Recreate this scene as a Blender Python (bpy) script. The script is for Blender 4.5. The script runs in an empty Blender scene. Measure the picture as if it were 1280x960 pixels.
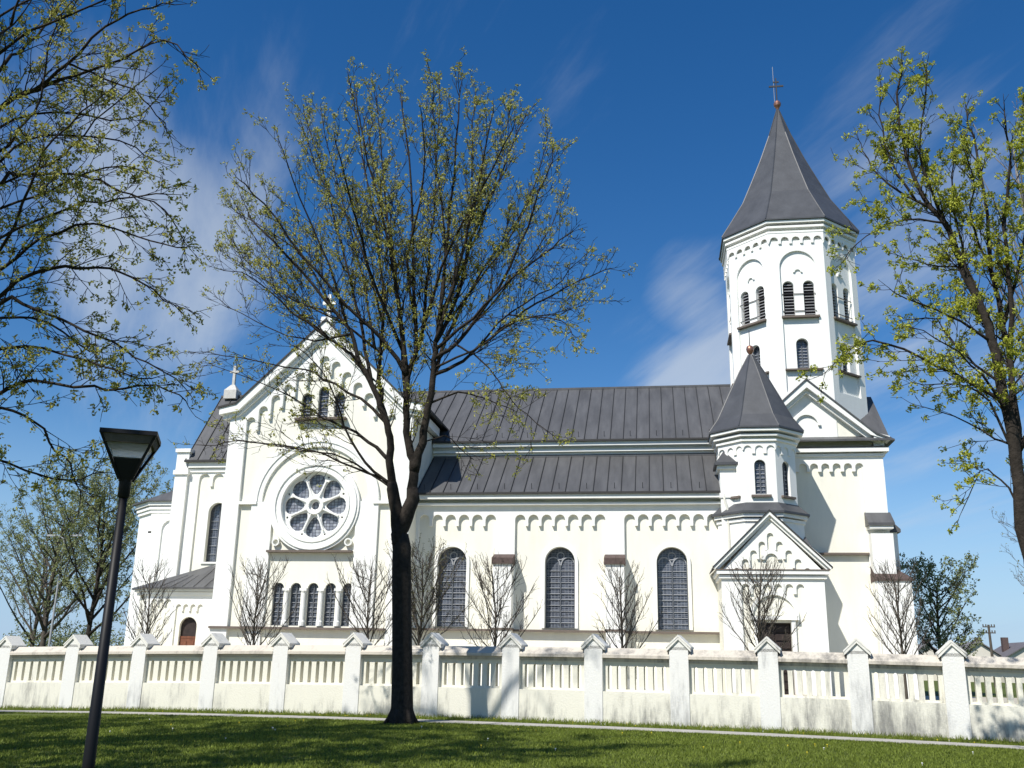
import bpy, bmesh, math, random
from mathutils import Vector, Matrix, noise
from mathutils.geometry import tessellate_polygon
PI = math.pi
R = math.radians
sc = bpy.context.scene
col = sc.collection

# ------------------------------------------------------------------ camera, sky, sun, exposure
cam_d = bpy.data.cameras.new("camera"); cam = bpy.data.objects.new("camera", cam_d); col.objects.link(cam)
sc.camera = cam
cam_d.sensor_width = 36.0; cam_d.lens = 36.0 * 1211.4 / 1280.0
cam_d.clip_start = 0.1; cam_d.clip_end = 3000
yaw, pitch, roll = R(8.692), R(16.054), R(1.091)
F = Vector((-math.sin(yaw) * math.cos(pitch), math.cos(yaw) * math.cos(pitch), math.sin(pitch)))
Rv = Vector((math.cos(yaw), math.sin(yaw), 0)); Uv = Rv.cross(F)
R2 = Rv * math.cos(roll) + Uv * math.sin(roll); U2 = Uv * math.cos(roll) - Rv * math.sin(roll)
m = Matrix((R2, U2, -F)).transposed().to_4x4(); m.translation = Vector((0, 0, 1.6))
cam.matrix_world = m

SUN = Vector((-.58, -1.0, 1.33)).normalized()
sun_d = bpy.data.lights.new("sun", 'SUN'); sun = bpy.data.objects.new("sun", sun_d); col.objects.link(sun)
sun_d.energy = 5.0; sun_d.angle = R(0.53); sun_d.color = (1.0, .965, .90)
sun.rotation_euler = SUN.to_track_quat('Z', 'Y').to_euler(); sun.location = (0, -20, 40)

w = bpy.data.worlds.new("World"); sc.world = w; w.use_nodes = True
nt = w.node_tree; N = nt.nodes; Lk = nt.links; N.clear()
def nd(t, **k):
    n = N.new(t)
    for a, b in k.items(): setattr(n, a, b)
    return n
def mth(op, a, b=None, clamp=False):
    n = N.new('ShaderNodeMath'); n.operation = op; n.use_clamp = clamp
    for i, v in enumerate((a, b)):
        if v is None: continue
        if isinstance(v, (int, float)): n.inputs[i].default_value = v
        else: Lk.new(v, n.inputs[i])
    return n.outputs[0]
out = nd('ShaderNodeOutputWorld'); bg = nd('ShaderNodeBackground'); sky = nd('ShaderNodeTexSky')
sky.sky_type = 'NISHITA'; sky.sun_disc = False
sky.sun_elevation = math.asin(SUN.z); sky.sun_rotation = math.atan2(SUN.x, SUN.y)
sky.altitude = 100; sky.air_density = 1.0; sky.dust_density = 0.1; sky.ozone_density = 2.2
SKY_STRENGTH = .085
bg.inputs['Strength'].default_value = SKY_STRENGTH
hs = nd('ShaderNodeHueSaturation'); hs.inputs['Saturation'].default_value = 1.37; hs.inputs['Value'].default_value = 1.21; hs.inputs['Hue'].default_value = .506
Lk.new(sky.outputs[0], hs.inputs['Color'])
tc = nd('ShaderNodeTexCoord'); sx = nd('ShaderNodeSeparateXYZ'); Lk.new(tc.outputs['Generated'], sx.inputs[0])
zc = mth('ADD', mth('MAXIMUM', sx.outputs[2], 0.0), .22)
px_ = mth('DIVIDE', sx.outputs[0], zc); py_ = mth('DIVIDE', sx.outputs[1], zc)
cv = nd('ShaderNodeCombineXYZ'); Lk.new(px_, cv.inputs[0]); Lk.new(py_, cv.inputs[1])
mp = nd('ShaderNodeMapping'); mp.inputs['Scale'].default_value = (.42, 1.9, 1)
mp0 = nd('ShaderNodeMapping'); mp0.inputs['Rotation'].default_value = (0, 0, R(-122)); Lk.new(cv.outputs[0], mp0.inputs[0])
mp.inputs['Location'].default_value = (3.1, 1.7, 0)
Lk.new(mp0.outputs[0], mp.inputs[0])
nz = nd('ShaderNodeTexNoise'); nz.inputs['Scale'].default_value = 1.7; nz.inputs['Detail'].default_value = 9; nz.inputs['Roughness'].default_value = .58; nz.inputs['Distortion'].default_value = .5
Lk.new(mp.outputs[0], nz.inputs['Vector'])
nz2 = nd('ShaderNodeTexNoise'); nz2.inputs['Scale'].default_value = 4.5; nz2.inputs['Detail'].default_value = 6; nz2.inputs['Roughness'].default_value = .6
Lk.new(mp.outputs[0], nz2.inputs['Vector'])
mix_n = mth('ADD', mth('MULTIPLY', nz.outputs[0], 1.15), mth('MULTIPLY', mth('SUBTRACT', nz2.outputs[0], .72), .55))
def blob(d, wid, amt):      # soft patch of cloud cover round a sky direction
    dv = Vector(d).normalized()
    dp = nd('ShaderNodeVectorMath', operation='DOT_PRODUCT'); dp.inputs[1].default_value = dv
    Lk.new(tc.outputs['Generated'], dp.inputs[0])
    c0 = math.cos(R(wid))
    return mth('MULTIPLY', mth('DIVIDE', mth('SUBTRACT', dp.outputs['Value'], c0), 1 - c0, True), amt)
CLOUDS = []
cov = None
CLOUD_PATCHES = [((-0.574, 0.744, 0.342), 16, 0.24), ((-0.452, 0.812, 0.369), 7, 0.28), ((-0.563, 0.708, 0.427), 9, 0.2), ((-0.4, 0.764, 0.507), 9, 0.08), ((0.042, 0.925, 0.377), 3.4, 0.34), ((0.034, 0.958, 0.283), 6, 0.5), ((0.278, 0.897, 0.345), 13, 0.28), ((0.265, 0.953, 0.143), 12, 0.22), ((0.2, 0.83, 0.521), 9, 0.14), ((-0.133, 0.832, 0.539), 10, 0.1), ((0.0, -.94, .34), 62, .30), ((.8, -.3, .5), 45, .25), ((-.85, -.3, .4), 40, .25)]  # final patches, behind the camera, are unseen cloud added to whiten ambient light
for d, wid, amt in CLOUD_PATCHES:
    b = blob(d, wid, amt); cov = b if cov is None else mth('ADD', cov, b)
cm = nd('ShaderNodeMapRange'); cm.interpolation_type = 'SMOOTHSTEP'
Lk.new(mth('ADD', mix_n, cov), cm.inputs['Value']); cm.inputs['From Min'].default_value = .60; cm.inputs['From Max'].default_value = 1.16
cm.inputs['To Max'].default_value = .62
mx = nd('ShaderNodeMix'); mx.data_type = 'RGBA'
Lk.new(cm.outputs[0], mx.inputs['Factor']); Lk.new(hs.outputs[0], mx.inputs['A'])
mx.inputs['B'].default_value = (6.4, 7.1, 7.9, 1)
hz = nd('ShaderNodeMapRange'); hz.interpolation_type = 'SMOOTHSTEP'; Lk.new(sx.outputs[2], hz.inputs['Value'])
hz.inputs['From Min'].default_value = -.02; hz.inputs['From Max'].default_value = .26; hz.inputs['To Min'].default_value = .85; hz.inputs['To Max'].default_value = 0
mh = nd('ShaderNodeMix'); mh.data_type = 'RGBA'; Lk.new(hz.outputs[0], mh.inputs['Factor']); Lk.new(mx.outputs['Result'], mh.inputs['A']); mh.inputs['B'].default_value = (3.5, 5.6, 8.6, 1)
Lk.new(mh.outputs['Result'], bg.inputs['Color']); Lk.new(bg.outputs[0], out.inputs[0])

sc.view_settings.view_transform = 'Standard'; sc.view_settings.look = 'None'
sc.view_settings.exposure = 0.2; sc.view_settings.gamma = 1.0
sc.render.engine = 'CYCLES'

# ------------------------------------------------------------------ materials
MATS = {}
def mat(name, base, rough=.8, var=.0, vscale=3.0, bump=0.0, bscale=30., spec=.3, metal=0.0, trans=0.0, stretch=None):
    m = bpy.data.materials.new(name); m.use_nodes = True; t = m.node_tree; b = t.nodes['Principled BSDF']
    b.inputs['Roughness'].default_value = rough; b.inputs['Specular IOR Level'].default_value = spec; b.inputs['Metallic'].default_value = metal
    b.inputs['Base Color'].default_value = (*base, 1)
    c = t.nodes.new('ShaderNodeTexCoord')
    if var:
        if stretch:
            mpn = t.nodes.new('ShaderNodeMapping'); mpn.inputs['Scale'].default_value = stretch; t.links.new(c.outputs['Object'], mpn.inputs[0]); src = mpn.outputs[0]
        else: src = c.outputs['Object']
        n = t.nodes.new('ShaderNodeTexNoise'); n.inputs['Scale'].default_value = vscale; n.inputs['Detail'].default_value = 7; n.inputs['Roughness'].default_value = .65
        t.links.new(src, n.inputs['Vector'])
        r = t.nodes.new('ShaderNodeValToRGB'); r.color_ramp.elements[0].position = .3; r.color_ramp.elements[1].position = .72
        r.color_ramp.elements[0].color = (*[x * (1 - var) for x in base], 1); r.color_ramp.elements[1].color = (*[min(1, x * (1 + var)) for x in base], 1)
        t.links.new(n.outputs[0], r.inputs[0]); t.links.new(r.outputs[0], b.inputs['Base Color'])
    if bump:
        n2 = t.nodes.new('ShaderNodeTexNoise'); n2.inputs['Scale'].default_value = bscale; n2.inputs['Detail'].default_value = 4
        t.links.new(c.outputs['Object'], n2.inputs['Vector'])
        bp = t.nodes.new('ShaderNodeBump'); bp.inputs['Strength'].default_value = bump; bp.inputs['Distance'].default_value = .02
        t.links.new(n2.outputs[0], bp.inputs['Height']); t.links.new(bp.outputs[0], b.inputs['Normal'])
    MATS[name] = m
    return m
mat('plaster_cream', (.83, .805, .695), .9, .06, 1.6, .25, 18, stretch=(1, 1, .18))
mat('plaster_white', (.86, .855, .81), .9, .05, 1.8, .2, 18, stretch=(1, 1, .18))
mat('roof_metal', (.088, .088, .090), .5, .28, 1.5, .2, 5, .35, stretch=(1.4, .25, .25))
mat('roof_seam', (.03, .03, .03), .6)  # dark colour stands in for the shadow along the raised seams
mat('roof_edge', (.045, .042, .04), .5)
mat('spire_metal', (.068, .070, .075), .48, .22, 1.3, .15, 8, .45)
mat('brown_tile', (.10, .07, .062), .8, .3, 6, .3, 20)
mat('sill_brown', (.15, .12, .10), .7, .1, 3)
mat('lead', (.10, .11, .125), .55)
mat('lead_pale', (.33, .34, .36), .6)
mat('louvre', (.035, .03, .04), .7)
mat('louvre_slat', (.42, .42, .43), .6)
mat('door_wood', (.17, .065, .035), .6, .3, 5)
mat('door_dark', (.035, .025, .022), .55, .3, 5)
mat('copper', (.34, .17, .12), .4, metal=.7)
mat('iron', (.05, .05, .055), .5)
mat('galvanised', (.35, .36, .38), .5)
mat('stone_pale', (.55, .53, .49), .9, .15, 5)
mat('lamp_black', (.008, .008, .010), .5, spec=.25)
mat('pipe_white', (.7, .68, .6), .5)
mat('step_stone', (.33, .22, .17), .85, .2, 3)

def glass_mat(name, sx_, sz_, c1, c2, mort, msize=.02):
    m = bpy.data.materials.new(name); m.use_nodes = True; t = m.node_tree; b = t.nodes['Principled BSDF']
    g = t.nodes.new('ShaderNodeNewGeometry'); s = t.nodes.new('ShaderNodeSeparateXYZ'); cb = t.nodes.new('ShaderNodeCombineXYZ')
    t.links.new(g.outputs['Position'], s.inputs[0])
    a = t.nodes.new('ShaderNodeMath'); a.operation = 'ADD'; t.links.new(s.outputs[0], a.inputs[0]); t.links.new(s.outputs[1], a.inputs[1])
    t.links.new(a.outputs[0], cb.inputs[0]); t.links.new(s.outputs[2], cb.inputs[1])
    br = t.nodes.new('ShaderNodeTexBrick'); br.offset = 0; br.inputs['Scale'].default_value = 1
    br.inputs['Brick Width'].default_value = sx_; br.inputs['Row Height'].default_value = sz_; br.inputs['Mortar Size'].default_value = msize
    br.inputs['Color1'].default_value = (*c1, 1); br.inputs['Color2'].default_value = (*c2, 1); br.inputs['Mortar'].default_value = (*mort, 1)
    t.links.new(cb.outputs[0], br.inputs['Vector']); t.links.new(br.outputs[0], b.inputs['Base Color'])
    n = t.nodes.new('ShaderNodeTexNoise'); n.inputs['Scale'].default_value = 7; t.links.new(g.outputs['Position'], n.inputs['Vector'])
    bp = t.nodes.new('ShaderNodeBump'); bp.inputs['Strength'].default_value = .35; bp.inputs['Distance'].default_value = .05
    t.links.new(n.outputs[0], bp.inputs['Height']); t.links.new(bp.outputs[0], b.inputs['Normal'])
    b.inputs['Roughness'].default_value = .12; b.inputs['Specular IOR Level'].default_value = .6
    MATS[name] = m
glass_mat('leaded_glass', .16, .085, (.018, .022, .035), (.085, .10, .13), (.20, .21, .24), .012)
glass_mat('rose_glass', .17, .15, (.14, .15, .19), (.36, .38, .42), (.05, .05, .06), .012)

def fence_mat(name, base, dirt, lo, hi):
    m = bpy.data.materials.new(name); m.use_nodes = True; t = m.node_tree; b = t.nodes['Principled BSDF']; b.inputs['Roughness'].default_value = .92
    b.inputs['Specular IOR Level'].default_value = .2
    g = t.nodes.new('ShaderNodeNewGeometry')
    mpn = t.nodes.new('ShaderNodeMapping'); mpn.inputs['Scale'].default_value = (1.6, 1.6, .35); t.links.new(g.outputs['Position'], mpn.inputs[0])
    n = t.nodes.new('ShaderNodeTexNoise'); n.inputs['Scale'].default_value = 2.2; n.inputs['Detail'].default_value = 9; n.inputs['Roughness'].default_value = .72
    t.links.new(mpn.outputs[0], n.inputs['Vector'])
    n3 = t.nodes.new('ShaderNodeTexNoise'); n3.inputs['Scale'].default_value = .45; n3.inputs['Detail'].default_value = 4; t.links.new(g.outputs['Position'], n3.inputs['Vector'])
    s = t.nodes.new('ShaderNodeSeparateXYZ'); t.links.new(g.outputs['Position'], s.inputs[0])
    mr = t.nodes.new('ShaderNodeMapRange'); xr = t.nodes.new('ShaderNodeMapRange'); t.links.new(s.outputs[0], xr.inputs[0]); xr.inputs['From Min'].default_value = -9; xr.inputs['From Max'].default_value = 8; xr.inputs['To Min'].default_value = -.09; xr.inputs['To Max'].default_value = .045
    t.links.new(s.outputs[2], mr.inputs[0])
    mr.inputs['From Min'].default_value = 0.0; mr.inputs['From Max'].default_value = 1.0; mr.inputs['To Min'].default_value = .16; mr.inputs['To Max'].default_value = -.02
    a0 = t.nodes.new('ShaderNodeMath'); a0.operation = 'ADD'; t.links.new(n.outputs[0], a0.inputs[0]); t.links.new(xr.outputs[0], a0.inputs[1])
    a = t.nodes.new('ShaderNodeMath'); a.operation = 'ADD'; t.links.new(a0.outputs[0], a.inputs[0]); t.links.new(mr.outputs[0], a.inputs[1])
    a3 = t.nodes.new('ShaderNodeMath'); a3.operation = 'MULTIPLY_ADD'; t.links.new(n3.outputs[0], a3.inputs[0]); a3.inputs[1].default_value = .5; t.links.new(a.outputs[0], a3.inputs[2])
    r = t.nodes.new('ShaderNodeMapRange'); t.links.new(a3.outputs[0], r.inputs[0]); r.inputs['From Min'].default_value = lo; r.inputs['From Max'].default_value = hi
    r.interpolation_type = 'SMOOTHSTEP'
    mx = t.nodes.new('ShaderNodeMix'); mx.data_type = 'RGBA'; t.links.new(r.outputs[0], mx.inputs['Factor'])
    mx.inputs['A'].default_value = (*base, 1); mx.inputs['B'].default_value = (*dirt, 1)
    t.links.new(mx.outputs['Result'], b.inputs['Base Color'])
    bp = t.nodes.new('ShaderNodeBump'); bp.inputs['Strength'].default_value = .4; bp.inputs['Distance'].default_value = .02
    n2 = t.nodes.new('ShaderNodeTexNoise'); n2.inputs['Scale'].default_value = 22; n2.inputs['Detail'].default_value = 6; t.links.new(g.outputs['Position'], n2.inputs['Vector'])
    t.links.new(n2.outputs[0], bp.inputs['Height']); t.links.new(bp.outputs[0], b.inputs['Normal'])
    MATS[name] = m
fence_mat('fence_plaster', (.74, .715, .61), (.24, .235, .215), .72, 1.1)
fence_mat('fence_pier', (.74, .73, .69), (.34, .34, .33), .74, 1.12)
fence_mat('fence_coping', (.58, .53, .45), (.22, .205, .185), .66, .98)
fence_mat('fence_cap', (.74, .72, .66), (.30, .29, .27), .72, 1.1)

def leaf_mat(name, c1, c2, trans=.35):
    m = bpy.data.materials.new(name); m.use_nodes = True; t = m.node_tree; b = t.nodes['Principled BSDF']
    g = t.nodes.new('ShaderNodeNewGeometry'); r = t.nodes.new('ShaderNodeValToRGB')
    r.color_ramp.elements[0].color = (*c1, 1); r.color_ramp.elements[1].color = (*c2, 1)
    t.links.new(g.outputs['Random Per Island'], r.inputs[0]); t.links.new(r.outputs[0], b.inputs['Base Color'])
    b.inputs['Roughness'].default_value = .6; b.inputs['Specular IOR Level'].default_value = .25
    tr = t.nodes.new('ShaderNodeBsdfTranslucent'); t.links.new(r.outputs[0], tr.inputs['Color'])
    mx = t.nodes.new('ShaderNodeMixShader'); mx.inputs[0].default_value = trans
    o = t.nodes['Material Output']; t.links.new(b.outputs[0], mx.inputs[1]); t.links.new(tr.outputs[0], mx.inputs[2]); t.links.new(mx.outputs[0], o.inputs[0])
    MATS[name] = m
leaf_mat('young_leaf', (.24, .24, .05), (.54, .53, .13))
leaf_mat('dull_leaf', (.10, .10, .03), (.24, .23, .06))
leaf_mat('bright_leaf', (.24, .27, .03), (.56, .58, .08))
leaf_mat('far_leaf', (.19, .21, .09), (.34, .37, .16))
leaf_mat('dark_leaf', (.14, .17, .07), (.28, .31, .13))
mat('bark', (.036, .030, .025), .95, .45, 9, .8, 26, .15)
mat('bark_grey', (.10, .085, .07), .95, .3, 6, .4, 20, .15)
mat('bark_pale', (.22, .20, .18), .95, .3, 6, .4, 20, .15)

# ------------------------------------------------------------------ mesh builder
class MB:
    def __init__(s): s.v = []; s.f = []; s.mi = []
    def add(s, vs, fs, mi=0):
        o = len(s.v); s.v += [tuple(p) for p in vs]; s.f += [tuple(i + o for i in f) for f in fs]; s.mi += [mi] * len(fs); return s
    def box(s, x0, x1, y0, y1, z0, z1, mi=0):
        return s.prism([(x0, y0), (x1, y0), (x1, y1), (x0, y1)], z0, z1, mi)
    def prism(s, plan, z0, z1, mi=0, top=None):     # plan counter-clockwise; top = another plan for a taper
        n = len(plan); t = top or plan
        vs = [(x, y, z0) for x, y in plan] + [(x, y, z1) for x, y in t]
        fs = [(i, (i + 1) % n, n + (i + 1) % n, n + i) for i in range(n)] + [tuple(range(n))[::-1], tuple(range(n, 2 * n))]
        return s.add(vs, fs, mi)
    def poly(s, fr, outer, holes=(), w0=0., w1=.1, mi=0):   # flat outline with holes, extruded along the frame's normal
        loops = [list(outer)] + [list(h) for h in holes]
        tri = tessellate_polygon([[Vector((a, b, 0)) for a, b in l] for l in loops])
        flat = [p for l in loops for p in l]
        A = [fr(u, z, w1) for u, z in flat]; B = [fr(u, z, w0) for u, z in flat]
        k = len(flat); fs = []
        for t in tri:
            fs.append(tuple(t)); fs.append(tuple(k + i for i in reversed(t)))
        o = 0
        for l in loops:
            n = len(l)
            for i in range(n):
                a = o + i; b = o + (i + 1) % n; fs.append((a, b, k + b, k + a))
            o += n
        return s.add(A + B, fs, mi)
    def fbox(s, fr, u0, u1, z0, z1, w0, w1, mi=0):
        vs = [fr(u, z, w_) for w_ in (w0, w1) for u, z in ((u0, z0), (u1, z0), (u1, z1), (u0, z1))]
        return s.add(vs, [(0, 1, 2, 3), (7, 6, 5, 4), (0, 4, 5, 1), (1, 5, 6, 2), (2, 6, 7, 3), (3, 7, 4, 0)], mi)
    def lathe(s, c, prof, n=16, mi=0):
        vs = [(c[0] + r * math.cos(2 * PI * k / n), c[1] + r * math.sin(2 * PI * k / n), z) for r, z in prof for k in range(n)]
        fs = [(j * n + k, j * n + (k + 1) % n, (j + 1) * n + (k + 1) % n, (j + 1) * n + k) for j in range(len(prof) - 1) for k in range(n)]
        return s.add(vs, fs + [tuple(range(n))[::-1], tuple(range((len(prof) - 1) * n, len(prof) * n))], mi)
    def tube(s, pts, rad, n=5, mi=0):
        P = [Vector(p) for p in pts]; rings = []
        up = None
        for i, p in enumerate(P):
            d = (P[min(i + 1, len(P) - 1)] - P[max(i - 1, 0)])
            if d.length < 1e-6: d = Vector((0, 0, 1))
            d.normalize()
            a = d.cross(Vector((0, 0, 1)) if abs(d.z) < .95 else Vector((1, 0, 0))) if up is None else up - d * up.dot(d)
            if a.length < 1e-4: a = d.orthogonal()
            a.normalize(); up = a; b = d.cross(a); r = rad[i] if hasattr(rad, '__len__') else rad
            rings += [p + (a * math.cos(2 * PI * k / n) + b * math.sin(2 * PI * k / n)) * r for k in range(n)]
        m_ = len(P)
        fs = [(j * n + k, j * n + (k + 1) % n, (j + 1) * n + (k + 1) % n, (j + 1) * n + k) for j in range(m_ - 1) for k in range(n)]
        fs += [tuple(range(n))[::-1], tuple(range((m_ - 1) * n, m_ * n))]
        return s.add(rings, fs, mi)
    def build(s, name, mats, parent=None, smooth=False, fixn=True):
        me = bpy.data.meshes.new(name); me.from_pydata(s.v, [], s.f)
        if isinstance(mats, str): mats = [mats]
        for q in mats: me.materials.append(MATS[q])
        if len(mats) > 1: me.polygons.foreach_set('material_index', s.mi)
        if fixn:
            b = bmesh.new(); b.from_mesh(me); bmesh.ops.recalc_face_normals(b, faces=b.faces); b.to_mesh(me); b.free()
        if smooth: me.polygons.foreach_set('use_smooth', [True] * len(me.polygons))
        me.update()
        o = bpy.data.objects.new(name, me); col.objects.link(o)
        if parent:
            o.parent = parent
            if parent.type == 'EMPTY' or parent.location.length > 0: o.matrix_parent_inverse = Matrix.Translation(parent.location).inverted()
        return o
def tag(o, label=None, cat=None, group=None, kind=None):
    if label: o['label'] = label
    if cat: o['category'] = cat
    if group: o['group'] = group
    if kind: o['kind'] = kind
    return o
def thing(name, loc, label, cat, group=None):
    o = bpy.data.objects.new(name, None); col.objects.link(o); o.location = loc; o.empty_display_size = .3
    return tag(o, label, cat, group)
def frame(ox, oy, ux=1., uy=0.):       # wall frame: u along (ux,uy), outward normal to the right of u
    def f(u, z, w_): return (ox + u * ux + w_ * uy, oy + u * uy - w_ * ux, z)
    return f
def arch(uc, wd, z0, zt, seg=12):
    r = wd / 2; zs = zt - r
    return [(uc - r, z0), (uc + r, z0)] + [(uc + r * math.cos(PI * k / seg), zs + r * math.sin(PI * k / seg)) for k in range(seg + 1)]
def disc(uc, zc_, r, n=32, a0=0): return [(uc + r * math.cos(a0 + 2 * PI * k / n), zc_ + r * math.sin(a0 + 2 * PI * k / n)) for k in range(n)]
def corb(u0, u1, n, zs, drop, leg, seg=7):     # lower edge of a corbel-arch frieze, from u0 to u1
    wd = (u1 - u0 - (n - 1) * leg) / n; P = []
    f = zs if callable(zs) else (lambda u: zs)
    zz = [f(u0 + k * (wd + leg) + wd / 2) for k in range(n)]
    for k in range(n):
        a = u0 + k * (wd + leg); z = zz[k]
        P += [(a + wd / 2 - wd / 2 * math.cos(PI * j / seg), z + wd / 2 * math.sin(PI * j / seg)) for j in range(seg + 1)]
        if k < n - 1:
            lo = min(z, zz[k + 1]) - drop; e = leg * .45
            P += [(a + wd, lo + .1), (a + wd - e * .0, lo), (a + wd + leg, lo), (a + wd + leg, lo + .1)]
    # drop duplicated neighbours
    Q = []
    for p in P:
        if not Q or abs(p[0] - Q[-1][0]) + abs(p[1] - Q[-1][1]) > 1e-4: Q.append(p)
    return Q
def octa(cx, cy, ap, n=8, a0=PI / 8): 
    r = ap / math.cos(PI / n); return [(cx + r * math.cos(a0 + 2 * PI * k / n), cy + r * math.sin(a0 + 2 * PI * k / n)) for k in range(n)]
def oface(cx, cy, ap, k):          # frame of octagon face k (0 = front, 1 = right-front, -1 = left-front)
    a = -PI / 2 + k * PI / 4; nx, ny = math.cos(a), math.sin(a)
    return frame(cx + nx * ap, cy + ny * ap, -ny, nx)

def terrain(x, y):
    t = max(-25., min(25., x + 3)); z = .03 - .00067 * t * t
    s = max(0., min(1., (y - 33) / 10)); s = s * s * (3 - 2 * s)
    return z * (1 - s) + .22 * s
FD = Vector((1, -.165)).normalized()
def fence_y(x): return 28.34 - .165 * x

# ------------------------------------------------------------------ church
church = thing('church', (-5, 52, .2), 'large white plastered church with grey metal roofs, rose window and octagonal spired tower', 'church')
WM = ['leaded_glass', 'lead', 'lead_pale']
def window(fr, uc, wd, z0, zt, parent, depth=-.3, mull=1, rows=6, tracery=False, name='window', glass='leaded_glass'):
    m_ = MB(); r = wd / 2
    m_.poly(fr, arch(uc, wd + .1, z0 - .05, zt + .05), (), depth - .06, depth, 0)
    t = .05
    m_.poly(fr, arch(uc, wd + .02, z0 - .01, zt + .01), [arch(uc, wd - 2 * t, z0 + t, zt - t)], depth, depth + .07, 1)
    zs = zt - r - (.12 if tracery else 0)
    for k in range(mull):
        u = uc - r + wd * (k + 1) / (mull + 1)
        m_.fbox(fr, u - .028, u + .028, z0, zs + (.0 if tracery else r * .8), depth, depth + .06, 1)
    for k in range(1, rows):
        z = z0 + (zs - z0) * k / rows
        m_.fbox(fr, uc - r + .03, uc + r - .03, z - .014, z + .014, depth, depth + .045, 2)
    if tracery:
        for s in (-1, 1):
            c = uc + s * r / 2
            m_.poly(fr, [(c + (r / 2) * math.cos(a), zs + (r / 2) * math.sin(a) * 1.15) for a in [PI * j / 10 for j in range(11)]] +
                    [(c + (r / 2 - .05) * math.cos(a), zs + (r / 2 - .05) * math.sin(a) * 1.15) for a in [PI * j / 10 for j in range(10, -1, -1)]], (), depth, depth + .06, 2)
        m_.poly(fr, disc(uc, zs + r * .62, r * .27, 16), [disc(uc, zs + r * .62, r * .27 - .045, 16)], depth, depth + .06, 2)
    return m_.build(name, [glass, 'lead', 'lead_pale'], parent)

# ---- nave with clerestory and chancel
F_ = frame(0, 49.5)
nm = MB()
nm.box(-22, 4.3, 49.5, 60.5, .1, 12.5)
nm.box(-26.45, -21.5, 52.1, 58.3, .1, 12.15)
nave = nm.build('nave_wall', 'plaster_cream', church)
t = MB()
t.fbox(F_, -11.7, 3.0, 12.22, 12.33, 0, .2); t.fbox(F_, -11.7, 3.05, 12.5, 12.72, 0, .38)
t.fbox(F_, -11.7, 3.0, 11.85, 12.8, -.01, .02)
t.build('cornice', 'plaster_white', nave)
def slope_roof(mb, x0, x1, ye, ze, yr, zr, th=.1, seams=None, guards=False, mi=0):
    vs = [(x0, ye, ze), (x1, ye, ze), (x1, yr, zr), (x0, yr, zr)]; lo = [(x, y, z - th) for x, y, z in vs]
    mb.add(vs + lo, [(0, 1, 2, 3), (7, 6, 5, 4), (0, 4, 5, 1), (1, 5, 6, 2), (2, 6, 7, 3), (3, 7, 4, 0)], mi)
    if seams:
        d = Vector((0, yr - ye, zr - ze)).normalized(); nrm = Vector((0, -d.z, d.y))
        k = int((x1 - x0) / seams)
        for i in range(k + 1):
            x = x0 + .02 + i * (x1 - x0 - .04) / k
            a = Vector((x, ye, ze)); b = Vector((x, yr, zr)); h = nrm * .05
            q = [a + Vector((-.014, 0, 0)), a + Vector((.014, 0, 0)), b + Vector((.014, 0, 0)), b + Vector((-.014, 0, 0))]
            mb.add([p - h * .2 for p in q] + [p + h for p in q], [(0, 1, 2, 3), (7, 6, 5, 4), (0, 4, 5, 1), (1, 5, 6, 2), (2, 6, 7, 3), (3, 7, 4, 0)], 1)
        if guards:
            for i in range(k // 2 + 1):
                x = x0 + .35 + i * 2 * (x1 - x0) / k
                p = Vector((x, ye, ze)) + d * .35
                mb.tube([p, p + nrm * .16 + Vector((0, 0, .14))], .014, 4, 1)
r_ = MB()
slope_roof(r_, -21.8, 4.4, 49.08, 12.8, 55, 17.2, seams=.66, guards=True)
slope_roof(r_, -26.7, -21.5, 51.25, 12.42, 55, 17.2, seams=.66)
slope_roof(r_, -21.8, 4.4, 60.95, 12.8, 55, 17.2); slope_roof(r_, -26.7, -21.5, 58.75, 12.42, 55, 17.2)
r_.box(-26.7, 4.4, 54.9, 55.1, 17.14, 17.27)
r_.build('roof', ['roof_metal', 'roof_seam'], nave)
MB().box(-11.7, 3.0, 49.0, 49.1, 12.7, 12.8).build('gutter', 'roof_edge', nave); MB().box(-26.7, -21.6, 51.13, 51.26, 12.3, 12.42).build('gutter', 'roof_edge', nave)
# gable end of the chancel roof (facing left) and its finial
ge = MB()
fl = frame(-26.45, 55, 0, -1)
ge.poly(fl, [(-3.3, 12.1), (3.3, 12.1), (3.3, 12.35), (0, 17.0), (-3.3, 12.35)], (), -.3, 0)
ge.build('gable', 'plaster_cream', nave)
fm = MB(); fm.prism([(-26.4, 54.6), (-25.6, 54.6), (-25.6, 55.4), (-26.4, 55.4)], 17.0, 17.55)
fm.prism([(-26.4, 54.6), (-25.6, 54.6), (-25.6, 55.4), (-26.4, 55.4)], 17.55, 17.95, 0, [(-26.12, 54.9), (-25.88, 54.9), (-25.88, 55.1), (-26.12, 55.1)])
fm.box(-26.08, -25.92, 54.92, 55.08, 17.9, 19.2); fm.box(-26.3, -25.7, 54.93, 55.07, 18.75, 18.88)
fm.build('finial', 'stone_pale', nave)
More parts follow.
